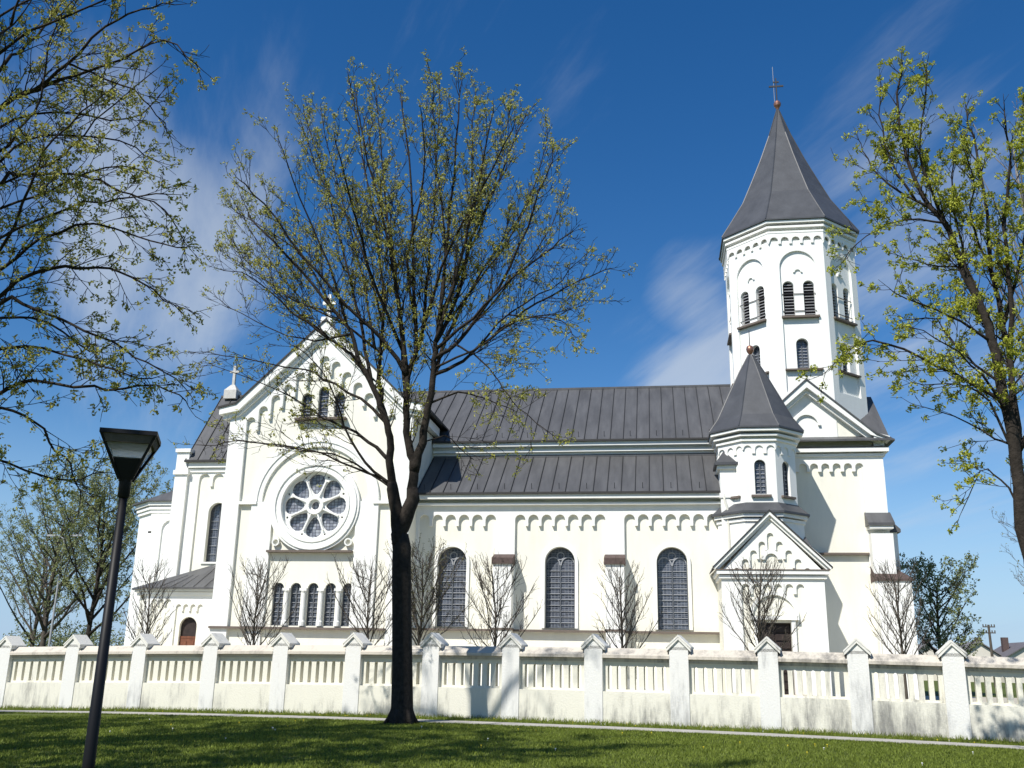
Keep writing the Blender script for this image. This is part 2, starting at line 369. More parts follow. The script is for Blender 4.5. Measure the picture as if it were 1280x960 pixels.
# chancel front
fc = frame(0, 51.5)
c = MB(); wx = -24.55
c.poly(fc, [(-26.55, .1), (-21.3, .1), (-21.3, 12.2), (-26.55, 12.2)], [arch(wx, 1.05, 6.7, 10.0)], -.3, -.12)
c.build('chancel_wall', 'plaster_cream', nave)
c = MB()
bot = [(-26.55, .15), (-25.85, .15), (-25.85, 11.2)] + corb(-25.85, -22.7, 4, 11.35, .4, .16)[1:] + [(-22.7, .15), (-21.3, .15)]
c.poly(fc, bot + [(-21.3, 12.15), (-26.55, 12.15)], (), -.12, .0)
for z0, z1, w_ in ((11.75, 11.95, .08), (12.0, 12.3, .2)): c.fbox(fc, -26.56, -21.3, z0, z1, 0, w_)
c.poly(fc, arch(wx, 1.45, 6.6, 10.25), [arch(wx, 1.1, 6.7, 10.02)], -.12, -.04)
c.build('frieze', 'plaster_white', nave)
window(fc, wx, 1.05, 6.7, 10.0, nave, -.42, 1, 6)
kn = MB(); kn.box(-27.25, -26.5, 51.3, 52.3, .1, 11.6); kn.box(-27.33, -26.42, 51.2, 52.3, 11.6, 11.85); kn.box(-27.25, -26.5, 51.3, 52.3, 11.85, 12.9)
kn.prism([(-27.33, 51.2), (-26.42, 51.2), (-26.42, 52.3), (-27.33, 52.3)], 12.9, 13.1); kn.build('corner_pier', 'plaster_white', nave)

# ---- apse and sacristy
def ring_plan(pts, cx, cy, k): return [(cx + (x - cx) * k, cy + (y - cy) * k) for x, y in pts]
ap = [(-26.5, 52.35), (-26.5, 57.65), (-28.95, 57.65), (-30.5, 56.2), (-30.5, 53.8), (-28.95, 52.35)][::-1]
a_ = MB(); a_.prism(ap, .1, 9.7)
apse = a_.build('apse', 'plaster_white', church)
a_ = MB()
for z0, z1, k in ((9.55, 9.75, 1.03), (9.75, 9.92, 1.05), (9.98, 10.2, 1.075)): a_.prism([(max(x, -99), y) for x, y in ring_plan(ap, -26.5, 55, k)], z0, z1)
fa = frame(0, 52.35)
a_.poly(fa, [(-28.93, .15), (-26.9, .15), (-26.9, 9.5), (-28.93, 9.5)], [[(-28.2, .3), (-27.1, .3)] + [(-27.65 + .55 * math.cos(PI * j / 10), 8.6 + .55 * math.sin(PI * j / 10)) for j in range(11)]], 0, .1)
for k in range(3): a_.fbox(fa, -29.0 + .0, -28.8, 8.4, 8.5, 0, .1)
a_.build('cornice', 'plaster_white', apse)
a_ = MB(); rp = ring_plan(ap, -26.5, 55, 1.12); tp = ring_plan(ap, -26.5, 55, .06)
a_.prism([(min(x, -26.45), y) for x, y in rp], 10.2, 10.28); a_.prism([(min(x, -26.45), y) for x, y in rp], 10.28, 12.15, 0, [(min(x, -26.45), y) for x, y in tp])
a_.build('roof', 'roof_metal', apse)

sp = [(-27.75, 49.9), (-26.9, 49.0), (-21.2, 49.0), (-21.2, 52), (-27.75, 52)]
s_ = MB(); fs_ = frame(0, 49.0)
s_.prism([(-27.6, 50.2), (-26.9, 49.5), (-21.2, 49.5), (-21.2, 52), (-27.6, 52)], .1, 4.9)
s_.poly(fs_, [(-26.9, .1), (-21.2, .1), (-21.2, 5.0), (-26.9, 5.0)], [arch(-24.35, .95, .25, 3.6)], -.25, -.06)
s_.add([(-27.7, 49.95, .1), (-26.88, 49.03, .1), (-26.88, 49.03, 5), (-27.7, 49.95, 5), (-27.5, 50.1, .1), (-26.7, 49.2, .1), (-26.7, 49.2, 5), (-27.5, 50.1, 5)], [(0, 1, 2, 3), (7, 6, 5, 4), (0, 4, 5, 1), (1, 5, 6, 2), (2, 6, 7, 3), (3, 7, 4, 0)])
sac = s_.build('sacristy', 'plaster_cream', church)
s_ = MB()
bot = [(-26.9, .15), (-26.5, .15), (-26.5, 4.3)] + corb(-26.5, -25.4, 3, 4.35, .2, .1) + [(-25.4, .15), (-25.1, .15), (-25.1, 4.0)] + corb(-25.1, -23.6, 4, 4.1, .2, .1) + [(-23.6, .15), (-21.2, .15)]
s_.poly(fs_, bot + [(-21.2, 4.95), (-26.9, 4.95)], (), -.06, .03)
for z0, z1, k in ((4.72, 4.86, .12), (4.9, 5.1, .25)):
    s_.prism([(-27.75 - k, 49.9 - k * .4), (-26.9 - k * .4, 49.0 - k), (-21.2, 49.0 - k), (-21.2, 51.8), (-27.75 - k, 51.8)], z0, z1)
s_.build('frieze', 'plaster_white', sac)
s_ = MB(); k = .4
e = [(-27.75 - k, 49.9 - k * .4, 5.1), (-26.9 - k * .4, 49.0 - k, 5.1), (-21.25, 49.0 - k, 5.1), (-21.25, 51.5, 6.55), (-24.4, 51.5, 6.55), (-27.75 - k, 51.9, 5.12)]
s_.add(e + [(x, y, z - .09) for x, y, z in e], [(0, 1, 4, 5), (1, 2, 3, 4), (11, 10, 7, 6), (10, 9, 8, 7), (0, 6, 7, 1), (1, 7, 8, 2), (2, 8, 9, 3), (3, 9, 10, 4), (4, 10, 11, 5), (5, 11, 6, 0)])
for i in range(8):
    x = -21.6 - i * .62; xt = max(x, -24.4) if x > -24.4 else -24.4
    s_.tube([(x, 48.62, 5.13), (x if x > -24.4 else (x + -24.4) / 2 , 51.5 if x > -24.4 else 50.1, 6.57 if x > -24.4 else 5.85)], .02, 4)
s_.build('roof', 'roof_metal', sac)
s_ = MB(); s_.fbox(fs_, -24.8, -23.9, .25, 2.55, -.3, -.2)
for k in range(3):
    for q in range(2): s_.fbox(fs_, -24.72 + q * .4, -24.42 + q * .4, .45 + k * .7, .98 + k * .7, -.2, -.17)
dr = s_.build('door', 'door_wood', sac)
s_ = MB(); s_.poly(fs_, arch(-24.35, .93, 2.62, 3.58), (), -.32, -.27, 0)
s_.fbox(fs_, -24.8, -23.9, 2.53, 2.63, -.3, -.18, 1); s_.build('fanlight', ['door_dark', 'door_wood'], sac)

# ---- transept with the rose window
TC = -16.5; ft = frame(TC, 45.0); yt0, yt1 = 45.0, 49.6
tri = [(-.85, .52, 14.52), (.02, .54, 14.85), (.87, .52, 14.52)]; five = [-1.62 + .86 * k for k in range(5)]
gable = [(-4.75, .1), (4.75, .1), (4.75, 13.25), (4.2, 13.5), (0, 17.55), (-4.2, 13.5), (-4.75, 13.25)]
m_ = MB()
m_.poly(ft, gable, [arch(u, wd, 13.2, zt) for u, wd, zt in tri] + [arch(.1 + u, .54, 3.1, 5.1, 8) for u in five] + [disc(0, 8.8, 1.66, 40)], -.45, -.17)
m_.box(TC - 4.75, TC + 4.75, 45.55, 49.6, .1, 13.1); m_.box(TC - 4.75, TC - 4.4, 45.44, 45.56, .1, 13.1); m_.box(TC + 4.4, TC + 4.75, 45.44, 45.56, .1, 13.1)
trans = m_.build('transept', 'plaster_cream', church)
m_ = MB()
rake = lambda u: 13.15 + (4.2 - abs(u)) * .93
left = corb(-3.88, 3.88, 13, lambda u: rake(u) - .62 + (0 if abs(u) > .4 else -.25), .42, .14)
m_.poly(ft, [(-4.75, .15), (-3.88, .15)] + left + [(3.88, .15), (4.75, .15)] + gable[2:], (), -.17, .0)
# side walls' corner strip, plinth
m_.build('frieze', 'plaster_white', trans)
m_ = MB()
for o0, o1, w_ in ((0, .22, .12), (.22, .5, .3)):
    P0 = [(-5.05, 13.25), (-5.05, 13.3 + o0), (-4.35, 13.45 + o0), (0, 17.62 + o0 * 1.35), (4.35, 13.45 + o0), (5.05, 13.3 + o0), (5.05, 13.25)]
    P1 = [(-5.05 - w_, 13.1 + o1), (-4.35, 13.45 + o1), (0, 17.62 + o1 * 1.35), (4.35, 13.45 + o1), (5.05 + w_, 13.1 + o1)]
    up = [(-4.95 - w_, 13.3 + o1)] + [(-4.35, 13.45 + o1), (0, 17.62 + o1 * 1.35), (4.35, 13.45 + o1)] + [(4.95 + w_, 13.3 + o1)]
    lo = [(-4.95 - w_, 13.15 + o0)] + [(-4.25, 13.35 + o0), (0, 17.42 + o0 * 1.35), (4.25, 13.35 + o0)] + [(4.95 + w_, 13.15 + o0)]
    m_.poly(ft, up + lo[::-1], (), -.3, w_)
m_.box(TC - 5.1, TC - 4.75, 45.2, 49.5, 13.15, 13.75); m_.box(TC + 4.75, TC + 5.05, 45.2, 49.5, 13.15, 13.6)
m_.build('raking_cornice', 'plaster_white', trans)
m_ = MB()
rp = [(-5.35, 13.78), (-4.4, 14.0), (0, 18.33), (4.4, 14.0), (5.35, 13.78)]
m_.poly(ft, rp + [(u, z - .1) for u, z in rp[::-1]], (), -10.0, .36)
m_.build('roof', 'roof_edge', trans)
# mouldings round the rose, strings and sills
m_ = MB()
def half_ring(r0, r1, zc_, n=28, a0=0, a1=PI): 
    A = [a0 + (a1 - a0) * j / n for j in range(n + 1)]
    return [(r1 * math.cos(a), zc_ + r1 * math.sin(a)) for a in A] + [(r0 * math.cos(a), zc_ + r0 * math.sin(a)) for a in A[::-1]]
m_.poly(ft, half_ring(2.96, 3.22, 9.0), (), -.17, .0)
m_.poly(ft, half_ring(2.72, 2.96, 9.0), (), -.17, -.05)
m_.poly(ft, [(u, z) for u, z in disc(0, 8.8, 2.28, 48)], [disc(0, 8.8, 1.66, 40)], -.17, .04)
m_.poly(ft, disc(0, 8.8, 2.16, 48), [disc(0, 8.8, 1.95, 40)], .04, .11)
m_.poly(ft, disc(0, 8.8, 1.8, 48), [disc(0, 8.8, 1.66, 40)], .04, .09)
for s in (-1, 1):
    m_.fbox(ft, min(s * 3.88, s * 2.96), max(s * 3.88, s * 2.96), 8.86, 9.0, -.17, .04)
    m_.fbox(ft, min(s * 2.96, s * 2.2), max(s * 2.96, s * 2.2), .15, 3.0, -.17, -.06)
    m_.fbox(ft, min(s * 3.22, s * 2.12) , max(s * 3.22, s * 2.12), 3.05, 8.99, -.17, -.035)
    m_.poly(ft, disc(s * 1.82, 7.02, .19, 16), [disc(s * 1.82, 7.02, .13, 16)], -.17, .0)
for k in range(4):
    u = .1 + (five[k] + five[k + 1]) / 2
    m_.fbox(ft, u - .17, u + .17, 4.72, 4.84, -.13, .03)
    cx_, cy_, _ = ft(u, 0, -.1)
    m_.lathe((cx_, cy_), [(.15, 3.1), (.15, 3.3), (.11, 3.36), (.105, 4.62), (.15, 4.72)], 10)
m_.build('moulding', 'plaster_white', trans)
for a_s in ((-2.2, 2.05, 6.52, 6.62, -.17, .14), (-4.76, 3.9, 2.93, 3.03, -.17, .12), (-1.32, 1.32, 13.08, 13.18, -.17, .16)): MB().fbox(ft, *a_s).build('sill', 'sill_brown', trans)
# rose window
def petal(a, n=18):
    ks = []
    for j in range(n):
        th = 2 * PI * j / n; rr = 1.05 + .51 * math.cos(th); hw = .385 * math.sin(th) * (1 + .42 * math.cos(th)); 
        ks.append((rr * math.cos(a) - hw * math.sin(a), 8.8 + rr * math.sin(a) + hw * math.cos(a)))
    return ks
m_ = MB()
holes = [petal(PI / 2 + k * PI / 4) for k in range(8)] + [disc(0, 8.8, .2, 16)] + [disc(1.5 * math.cos(PI / 8 + k * PI / 4), 8.8 + 1.5 * math.sin(PI / 8 + k * PI / 4), .06, 8) for k in range(8)]
m_.poly(ft, disc(0, 8.8, 1.7, 40), holes, -.3, -.17, 0)
m_.poly(ft, disc(0, 8.8, .44, 20), [disc(0, 8.8, .3, 20)], -.17, -.03, 0)
for k in range(8):
    a = PI / 8 + k * PI / 4; c_, s2 = math.cos(a), math.sin(a)
    q = [(.42, -.035), (1.3, -.04), (1.3, .04), (.42, .035)]
    m_.poly(ft, [(r * c_ - t_ * s2, 8.8 + r * s2 + t_ * c_) for r, t_ in q], (), -.17, -.06, 0)
rose = m_.build('rose_window', 'plaster_white', trans)
m_ = MB(); m_.poly(ft, disc(0, 8.8, 1.64, 40), (), -.44, -.34, 0)
m_.build('rose_glass', ['rose_glass'], trans)
for u, wd, zt in tri: window(ft, u, wd, 13.2, zt, trans, -.42, 0, 7)
for u in five: window(ft, .1 + u, .54, 3.1, 5.1, trans, -.38, 1, 8)
m_ = MB(); m_.box(TC - .3, TC + .3, 44.75, 45.35, 18.1, 18.45); m_.box(TC - .085, TC + .085, 44.97, 45.13, 18.4, 19.75); m_.box(TC - .34, TC + .34, 44.98, 45.12, 19.2, 19.37)
m_.build('cross', 'plaster_white', trans)

# ---- aisle with three arched windows
fA = frame(0, 46.5); AW = [-9.9, -4.65, .63]
m_ = MB()
m_.poly(fA, [(-11.75, .1), (3.9, .1), (3.9, 9.4), (-11.75, 9.4)], [arch(u, 1.42, 3.2, 6.98, 16) for u in AW], -.62, -.17)
m_.box(-11.7, 3.85, 47.2, 49.6, .1, 9.3); m_.box(3.4, 3.9, 46.6, 47.1, .1, 9.3)
aisle = m_.build('aisle_wall', 'plaster_cream', church)
P_ = [(-7.77, -6.83), (-2.47, -1.57), (2.82, 3.9)]
bot = [(-11.75, .15), (-11.6, .15)] ; a = -11.6
for (p0, p1) in P_:
    bot += corb(a, p0, 7 if a > -11 else 6, 8.28, .3, .14)
    bot += [(p0, .15), (p1, .15)]; a = p1
m_ = MB(); m_.poly(fA, bot + [(3.9, 9.0), (-11.75, 9.0)], (), -.17, 0)
m_.build('frieze', 'plaster_white', aisle)
m_ = MB()
for z0, z1, w_ in ((8.97, 9.07, .22), (9.25, 9.46, .42)): m_.fbox(fA, -11.75, 3.95 + w_ * .4, z0, z1, -.2, w_)
for u in AW: m_.poly(fA, arch(u, 1.72, 3.2, 7.13, 16), [arch(u, 1.44, 3.2, 6.99, 16)], -.17, -.075)
m_.fbox(fA, -11.75, 3.98, .1, 1.0, -.1, .07)
m_.build('cornice', 'plaster_white', aisle)
for a, b, z_, w_ in ((-11.74, -7.77, 3.02, .12), (-6.83, -2.47, 3.02, .12), (-1.57, 2.82, 3.02, .12), (-7.8, -6.8, 3.06, .72), (-2.5, -1.54, 3.06, .72)): MB().fbox(fA, a, b, z_, z_ + .1, -.1, w_).build('sill', 'sill_brown', aisle)
for u in AW: window(fA, u, 1.42, 3.2, 6.98, aisle, -.5, 1, 11, True)
m_ = MB(); slope_roof(m_, -11.72, 3.0, 46.08, 9.55, 49.55, 12.02, seams=.66, guards=True)
m_.box(-11.7, 3.0, 49.44, 49.56, 11.95, 12.09); m_.build('roof', ['roof_metal', 'roof_seam'], aisle)
m_ = MB(); m_.box(-11.7, 3.05, 45.98, 46.09, 9.45, 9.55); m_.build('gutter', 'roof_edge', aisle)
for p0, p1 in P_[:2]:
    m_ = MB(); m_.prism([(p0 + .02, 45.82), (p1 - .02, 45.82), (p1 - .02, 46.52), (p0 + .02, 46.52)], .1, 6.1); b_ = m_.build('buttress', 'plaster_white', aisle)
    m_ = MB(); x0, x1 = p0 - .04, p1 + .04
    m_.add([(x0, 45.72, 6.1), (x1, 45.72, 6.1), (x1, 46.5, 6.1), (x0, 46.5, 6.1), (x0, 45.72, 6.38), (x1, 45.72, 6.38), (x1, 46.5, 6.62), (x0, 46.5, 6.62)],
           [(0, 1, 2, 3), (7, 6, 5, 4), (0, 4, 5, 1), (1, 5, 6, 2), (2, 6, 7, 3), (3, 7, 4, 0)]); m_.build('coping', 'brown_tile', b_)
m_ = MB(); m_.box(2.96, 3.86, 45.95, 47.3, .1, 10.55); m_.box(2.84, 3.98, 45.83, 47.3, 10.55, 10.72); m_.box(2.9, 4.1, 45.9, 47.3, 9.2, 9.42); pier = m_.build('corner_pier', 'plaster_white', aisle)
m_ = MB(); cxp = 3.41; cyp = 46.55
m_.prism([(2.72, 45.7), (4.1, 45.7), (4.1, 47.4), (2.72, 47.4)], 10.72, 10.86); m_.prism([(2.78, 45.76), (4.04, 45.76), (4.04, 47.34), (2.78, 47.34)], 10.86, 11.75, 0, [(3.36, 46.5), (3.46, 46.5), (3.46, 46.6), (3.36, 46.6)])
m_.build('roof', 'spire_metal', pier)
m_ = MB(); m_.tube([(3.1, 45.95, 9.4), (3.12, 45.9, 9.1), (3.25, 45.88, 8.6), (3.25, 45.88, .3)], .055, 8); m_.build('drainpipe', 'pipe_white', aisle)

# ---- stair turret
TX, TY = 4.76, 47.2
m_ = MB()
m_.prism(octa(TX, TY, 1.3), .1, 12.0)
for k in range(-2, 3):
    fr = oface(TX, TY, 1.74, k); hw = 1.74 * math.tan(PI / 8)
    m_.poly(fr, [(-hw, 8.9), (hw, 8.9), (hw, 12.0), (-hw, 12.0)], [arch(0, .52, 9.28, 10.9, 10)], -.3, 0)
turret = m_.build('stair_turret', 'plaster_white', church)
m_ = MB()
for k in range(-2, 3):
    fr = oface(TX, TY, 1.74, k); hw = 1.80 * math.tan(PI / 8)
    m_.poly(fr, [(-hw, 11.35)] + corb(-hw + .04, hw - .04, 3, 11.38, .2, .15)[0:] + [(hw, 11.35), (hw, 11.9), (-hw, 11.9)], (), 0, .07)
for z0, z1, a in ((11.76, 11.85, 1.9), (11.98, 12.08, 2.01), (12.2, 12.32, 2.14)): m_.prism(octa(TX, TY, a), z0, z1)
m_.build('cornice', 'plaster_white', turret)
for k in (-1, 0, 1): window(oface(TX, TY, 1.74, k), 0, .52, 9.28, 10.9, turret, -.2, 1, 7)
for k in (-1, 0, 1):
    fr = oface(TX, TY, 1.74, k); MB().fbox(fr, -.45, .45, 9.14, 9.24, 0, .14).build('sill', 'sill_brown', turret)
m_ = MB()
prof = [(2.2, 12.34), (2.2, 12.42), (1.75, 13.1), (1.18, 14.35), (.6, 15.6), (.1, 16.55)]
for (a, z), (b, z2) in zip(prof, prof[1:]): m_.prism(octa(TX, TY, a), z, z2, 0, octa(TX, TY, b))
for (a, z), (b, z2) in zip(prof[1:], prof[2:]):
    for p, q in zip(octa(TX, TY, a), octa(TX, TY, b)): m_.tube([(p[0], p[1], z), (q[0], q[1], z2)], .03, 4)
m_.build('roof', 'spire_metal', turret)
m_ = MB(); m_.lathe((TX, TY), [(.03, 16.5), (.08, 16.6), (.17, 16.74), (.19, 16.86), (.15, 17.0), (.03, 17.06)], 14, 0); m_.tube([(TX, TY, 17.0), (TX, TY, 17.85)], .022, 5, 1)
m_.build('finial', ['copper', 'iron'], turret, True)
m_ = MB(); m_.prism(octa(TX, TY, 1.95), .1, 8.1); m_.prism(octa(TX, TY, 2.02), 8.0, 8.14); m_.prism(octa(TX, TY, 2.12), 8.2, 8.36); m_.build('turret_base', 'plaster_white', turret)
m_ = MB(); m_.prism(octa(TX, TY, 2.22), 8.36, 8.46); m_.prism(octa(TX, TY, 2.2), 8.46, 8.92, 0, octa(TX, TY, 1.72)); m_.build('skirt_roof', 'spire_metal', turret)
# annex with a hipped roof right of the porch
m_ = MB(); m_.box(5.3, 7.2, 45.6, 49.1, .1, 5.85); m_.box(5.3, 7.32, 45.5, 49.1, 5.6, 5.8)
annex = m_.build('annex', 'plaster_white', church)
m_ = MB(); e = [(4.8, 45.35, 5.85), (7.42, 45.35, 5.85), (7.42, 49.05, 5.85), (4.8, 49.05, 5.85), (4.8, 46.3, 7.75), (6.6, 46.6, 7.75), (6.6, 49.05, 7.75), (4.8, 49.05, 7.75)]
m_.add(e, [(0, 1, 5, 4), (1, 2, 6, 5), (2, 3, 7, 6), (3, 0, 4, 7), (4, 5, 6, 7), (3, 2, 1, 0)]); m_.build('roof', 'spire_metal', annex)

# ---- entrance porch
PX = 4.83; fp = frame(PX, 43.5)
m_ = MB()
m_.poly(fp, [(-2.15, .1), (2.15, .1), (2.15, 5.3), (-2.15, 5.3)], [[(-.68, .3), (.68, .3), (.68, 3.45), (-.68, 3.45)]], -.5, -.1)
m_.box(PX - 2.15, PX + 2.15, 44.05, 46.5, .1, 5.3)
m_.poly(fp, [(-2.2, 5.5), (2.2, 5.5), (0, 7.8)], (), -2.9, -.1)
m_.poly(fp, disc(0, 3.75, .9, 12)[:7] , (), -.1, -.08)
porch = m_.build('porch', 'plaster_cream', church)
m_ = MB()
bot = [(-2.15, .15), (-1.32, .15), (-1.32, 4.95)] + corb(-1.32, 1.3, 6, 4.9, .26, .13) + [(1.3, .15), (2.15, .15)]
m_.poly(fp, bot + [(2.15, 5.3), (-2.15, 5.3)], (), -.1, 0)
pr = lambda u: 5.62 + (1.95 - abs(u)) * 1.02
bot = [(-1.72, 5.72)] + corb(-1.6, 1.6, 9, lambda u: pr(u) - .52 - (.1 if abs(u) < .2 else 0), .24, .09, 5) + [(1.72, 5.72)]
m_.poly(fp, [(-2.15, 5.58), (-1.62, 5.58)] + corb(-1.62, 1.62, 9, lambda u: pr(u) - .5, .24, .09, 5) + [(1.62, 5.58), (2.15, 5.58), (0, 7.85)], (), -.1, 0)
m_.poly(fp, [(u, z) for u, z in half_ring(.26, .42, 6.1, 12)], (), -.1, -.0)
m_.poly(fp, half_ring(.88, 1.02, 3.72, 16), (), -.1, .02)
m_.fbox(fp, -1.0, 1.0, 3.56, 3.72, -.1, .1); m_.fbox(fp, -.86, -.68, .2, 3.56, -.1, .03); m_.fbox(fp, .68, .86, .2, 3.56, -.1, .03)
m_.build('frieze', 'plaster_white', porch)
m_ = MB()
for z0, z1, w_ in ((5.28, 5.42, .1), (5.46, 5.62, .2)): m_.fbox(fp, -2.15 - w_, 2.15 + w_, z0, z1, -2.6, w_)
for o0, o1, w_ in ((0, .16, .1), (.16, .34, .22)):
    m_.poly(fp, [(-2.2 - w_, 5.62 + o0 * .2), (0, 7.85 + o0), (2.2 + w_, 5.62 + o0 * .2), (2.28 + w_, 5.66 + o1 * .5), (0, 7.85 + o1), (-2.28 - w_, 5.66 + o1 * .5)], (), -.3, w_)
m_.build('cornice', 'plaster_white', porch)
m_ = MB(); rp = [(-2.5, 5.78), (0, 8.24), (2.5, 5.78)]
m_.poly(fp, rp + [(u, z - .07) for u, z in rp[::-1]], (), -3.1, .26)
m_.build('roof', 'roof_edge', porch)
m_ = MB(); m_.fbox(fp, -2.38, 2.38, 5.62, 5.665, -.1, .23); m_.build('sill', 'sill_brown', porch)
m_ = MB(); m_.fbox(fp, -.68, .68, .3, 3.45, -.45, -.36)
for q in range(2):
    for k in range(9): m_.fbox(fp, -.62 + q * .66, -.04 + q * .66, .42 + k * .33, .68 + k * .33, -.36, -.31)
m_.build('door', 'door_dark', porch)
m_ = MB()
for k in range(3): m_.fbox(fp, -1.3 - k * .3, 1.3 + k * .3, .05, .55 - k * .16, -.2 + 0, .5 + k * .35)
m_.build('steps', 'step_stone', porch)

# ---- tower base block with gables
BX = 7.6; bw = 3.45; fb = frame(BX, 49.0)
m_ = MB()
m_.box(BX - bw, BX + bw, 49.17, 55.9, .1, 12.2)
fbr = frame(BX + bw, 52.5, 0, 1)
for f in (fb, fbr): m_.poly(f, [(-3.45, 12.2), (3.45, 12.2), (3.45, 12.5), (0, 15.1), (-3.45, 12.5)], (), -.4, -.18)
block = m_.build('tower_base', 'plaster_cream', church)
m_ = MB()
bot = [(-3.45, .15), (-2.75, .15), (-2.75, 11.2)] + corb(-2.75, 2.5, 10, 11.2, .22, .15) + [(2.5, 9.0), (2.5, .15), (3.45, .15)]
m_.poly(fb, bot[:3] + bot[3:-3] + [(2.5, 11.2), (3.45, 11.2), (3.45, 11.75), (-3.45, 11.75)], (), -.17, 0)
m_.fbox(fb, 2.42, 3.46, 6.0, 11.2, -.17, .0)
for z0, z1, w_ in ((11.72, 11.86, .1), (11.92, 12.12, .26)): m_.prism([(BX - bw - w_, 49.0 - w_), (BX + bw + w_, 49.0 - w_), (BX + bw + w_, 55.9 + w_), (BX - bw - w_, 55.9 + w_)], z0, z1)
for f in (fb, fbr):
    for o0, o1, w_ in ((0, .2, .1), (.24, .46, .34)):
        m_.poly(f, [(-3.45 - w_, 12.2 + o0), (-2.9, 12.5 + o0), (0, 15.0 + o0), (2.9, 12.5 + o0), (3.45 + w_, 12.2 + o0), (3.45 + w_, 12.2 + o1), (3.1, 12.4 + o1), (0, 15.05 + o1 * 1.2), (-3.1, 12.4 + o1), (-3.45 - w_, 12.2 + o1)], (), -.4, w_)
    m_.poly(f, [(-.06 + u, z) for u, z in half_ring(.55, .68, 13.35, 12)], (), -.18, -.02)
m_.build('cornice', 'plaster_white', block)
MB().fbox(fb, -3.6, 3.6, 12.12, 12.18, -.1, .27).build('sill', 'sill_brown', block); MB().fbox(fb, -.6, 2.43, 6.9, 7.0, -.17, .07).build('sill', 'sill_brown', block)
m_ = MB()
rp = [(-4.0, 12.5), (-3.15, 12.85), (0, 15.7), (3.15, 12.85), (4.0, 12.5)]
fbc = frame(BX, 52.5); fbs = frame(BX, 52.5, 0, 1)
for f in (fbc, fbs): m_.poly(f, rp + [(u, z - .09) for u, z in rp[::-1]], (), -3.9, 3.9)
m_.build('roof', 'roof_metal', block)
for (x0, x1, y0, y1, zt, zb) in ((2.45, 3.46, 48.35, 49.0, 8.3, 6.1),):
    m_ = MB(); m_.box(BX + x0, BX + x1, y0, y1 + .05, .1, zt - .45); m_.box(BX + x0 + .03, BX + x1 + .55, y0 - .35, y1 + 1.6, .1, 5.6)
    m_.box(BX + 3.4, BX + 3.85, 49.2, 50.4, .1, 8.0)
    m_.box(BX + x0 - .04, BX + x1 + .04, y0 - .05, y1 + .04, 8.08, 8.22); b_ = m_.build('buttress', 'plaster_white', block)
    m_ = MB(); X0, X1 = BX + x0 - .1, BX + x1 + .1
    m_.add([(X0, y0 - .12, 8.22), (X1, y0 - .12, 8.22), (X1, y1, 8.22), (X0, y1, 8.22), (X0, y0 - .12, 8.35), (X1, y0 - .12, 8.35), (X1, y1 + .02, 8.95), (X0, y1 + .02, 8.95)],
           [(0, 1, 2, 3), (7, 6, 5, 4), (0, 4, 5, 1), (1, 5, 6, 2), (2, 6, 7, 3), (3, 7, 4, 0)], 0)
    m_.build('coping', 'roof_metal', b_); m_ = MB()
    m_.add([(BX + 3.4, 49.1, 8.0), (BX + 4.0, 49.1, 8.0), (BX + 4.0, 50.5, 8.0), (BX + 3.4, 50.5, 8.0), (BX + 3.4, 49.1, 8.75), (BX + 4.0, 49.1, 8.15), (BX + 4.0, 50.5, 8.15), (BX + 3.4, 50.5, 8.75)],
           [(0, 1, 2, 3), (7, 6, 5, 4), (0, 4, 5, 1), (1, 5, 6, 2), (2, 6, 7, 3), (3, 7, 4, 0)], 0)
    m_.build('coping', 'roof_metal', b_); m_ = MB()
    X0, X1, Y0 = BX + x0 - .02, BX + x1 + .62, y0 - .42
    m_.add([(X0, Y0, 5.6), (X1, Y0, 5.6), (X1, 50.7, 5.6), (X0, 50.7, 5.6), (X0, Y0, 5.7), (X1, Y0, 5.7), (BX + x1 + .0, 49.0, 6.35), (X0, 49.0, 6.35), (BX + x1, 50.7, 6.35), (X1, 50.7, 5.7)],
           [(0, 1, 2, 3), (0, 1, 5, 4), (4, 5, 6, 7), (5, 9, 8, 6), (0, 4, 7, 3), (1, 2, 9, 5)], 0)
    m_.build('coping', 'brown_tile', b_)

# ---- octagonal tower
OX, OY, AP = 7.62, 52.5, 3.36
m_ = MB(); hw = AP * math.tan(PI / 8)
m_.prism(octa(OX, OY, AP - .8), 12, 24.4)
for k in range(-3, 5):
    fr = oface(OX, OY, AP, k)
    holes = [arch(-.52, .56, 19.3, 21.25, 10), arch(.52, .56, 19.3, 21.25, 10), arch(0, .62, 16.4, 18.05, 10)] if -3 <= k <= 3 else []
    m_.poly(fr, [(-hw, 12.5), (hw, 12.5), (hw, 24.3), (-hw, 24.3)], holes, -.5, -.12)
tower = m_.build('tower', 'plaster_white', church)
m_ = MB()
for k in range(-3, 5):
    fr = oface(OX, OY, AP, k)
    rec = [(-.92, 15.15), (.92, 15.15)] + [(.92 * math.cos(PI * j / 16), 22.0 + .92 * math.sin(PI * j / 16)) for j in range(17)]
    m_.poly(fr, [(-hw, 12.5), (hw, 12.5), (hw, 23.5), (-hw, 23.5)], [rec], -.12, 0)
    m_.poly(fr, [(-hw - .03, 23.3)] + corb(-hw + .06, hw - .06, 5, 23.5, .18, .14, 6) + [(hw + .03, 23.3), (hw + .03, 24.0), (-hw - .03, 24.0)], (), 0.0, .08)
    m_.poly(fr, [(.24 * math.cos(a), 21.72 + .24 * math.sin(a)) for a in [PI * j / 8 for j in range(9)]] + [(.15 * math.cos(a), 21.72 + .15 * math.sin(a)) for a in [PI * j / 8 for j in range(8, -1, -1)]], (), -.12, -.04)
for z0, z1, a in ((23.93, 24.04, 3.46), (24.2, 24.32, 3.53), (24.46, 24.6, 3.61)): m_.prism(octa(OX, OY, a), z0, z1)
m_.build('cornice', 'plaster_white', tower)
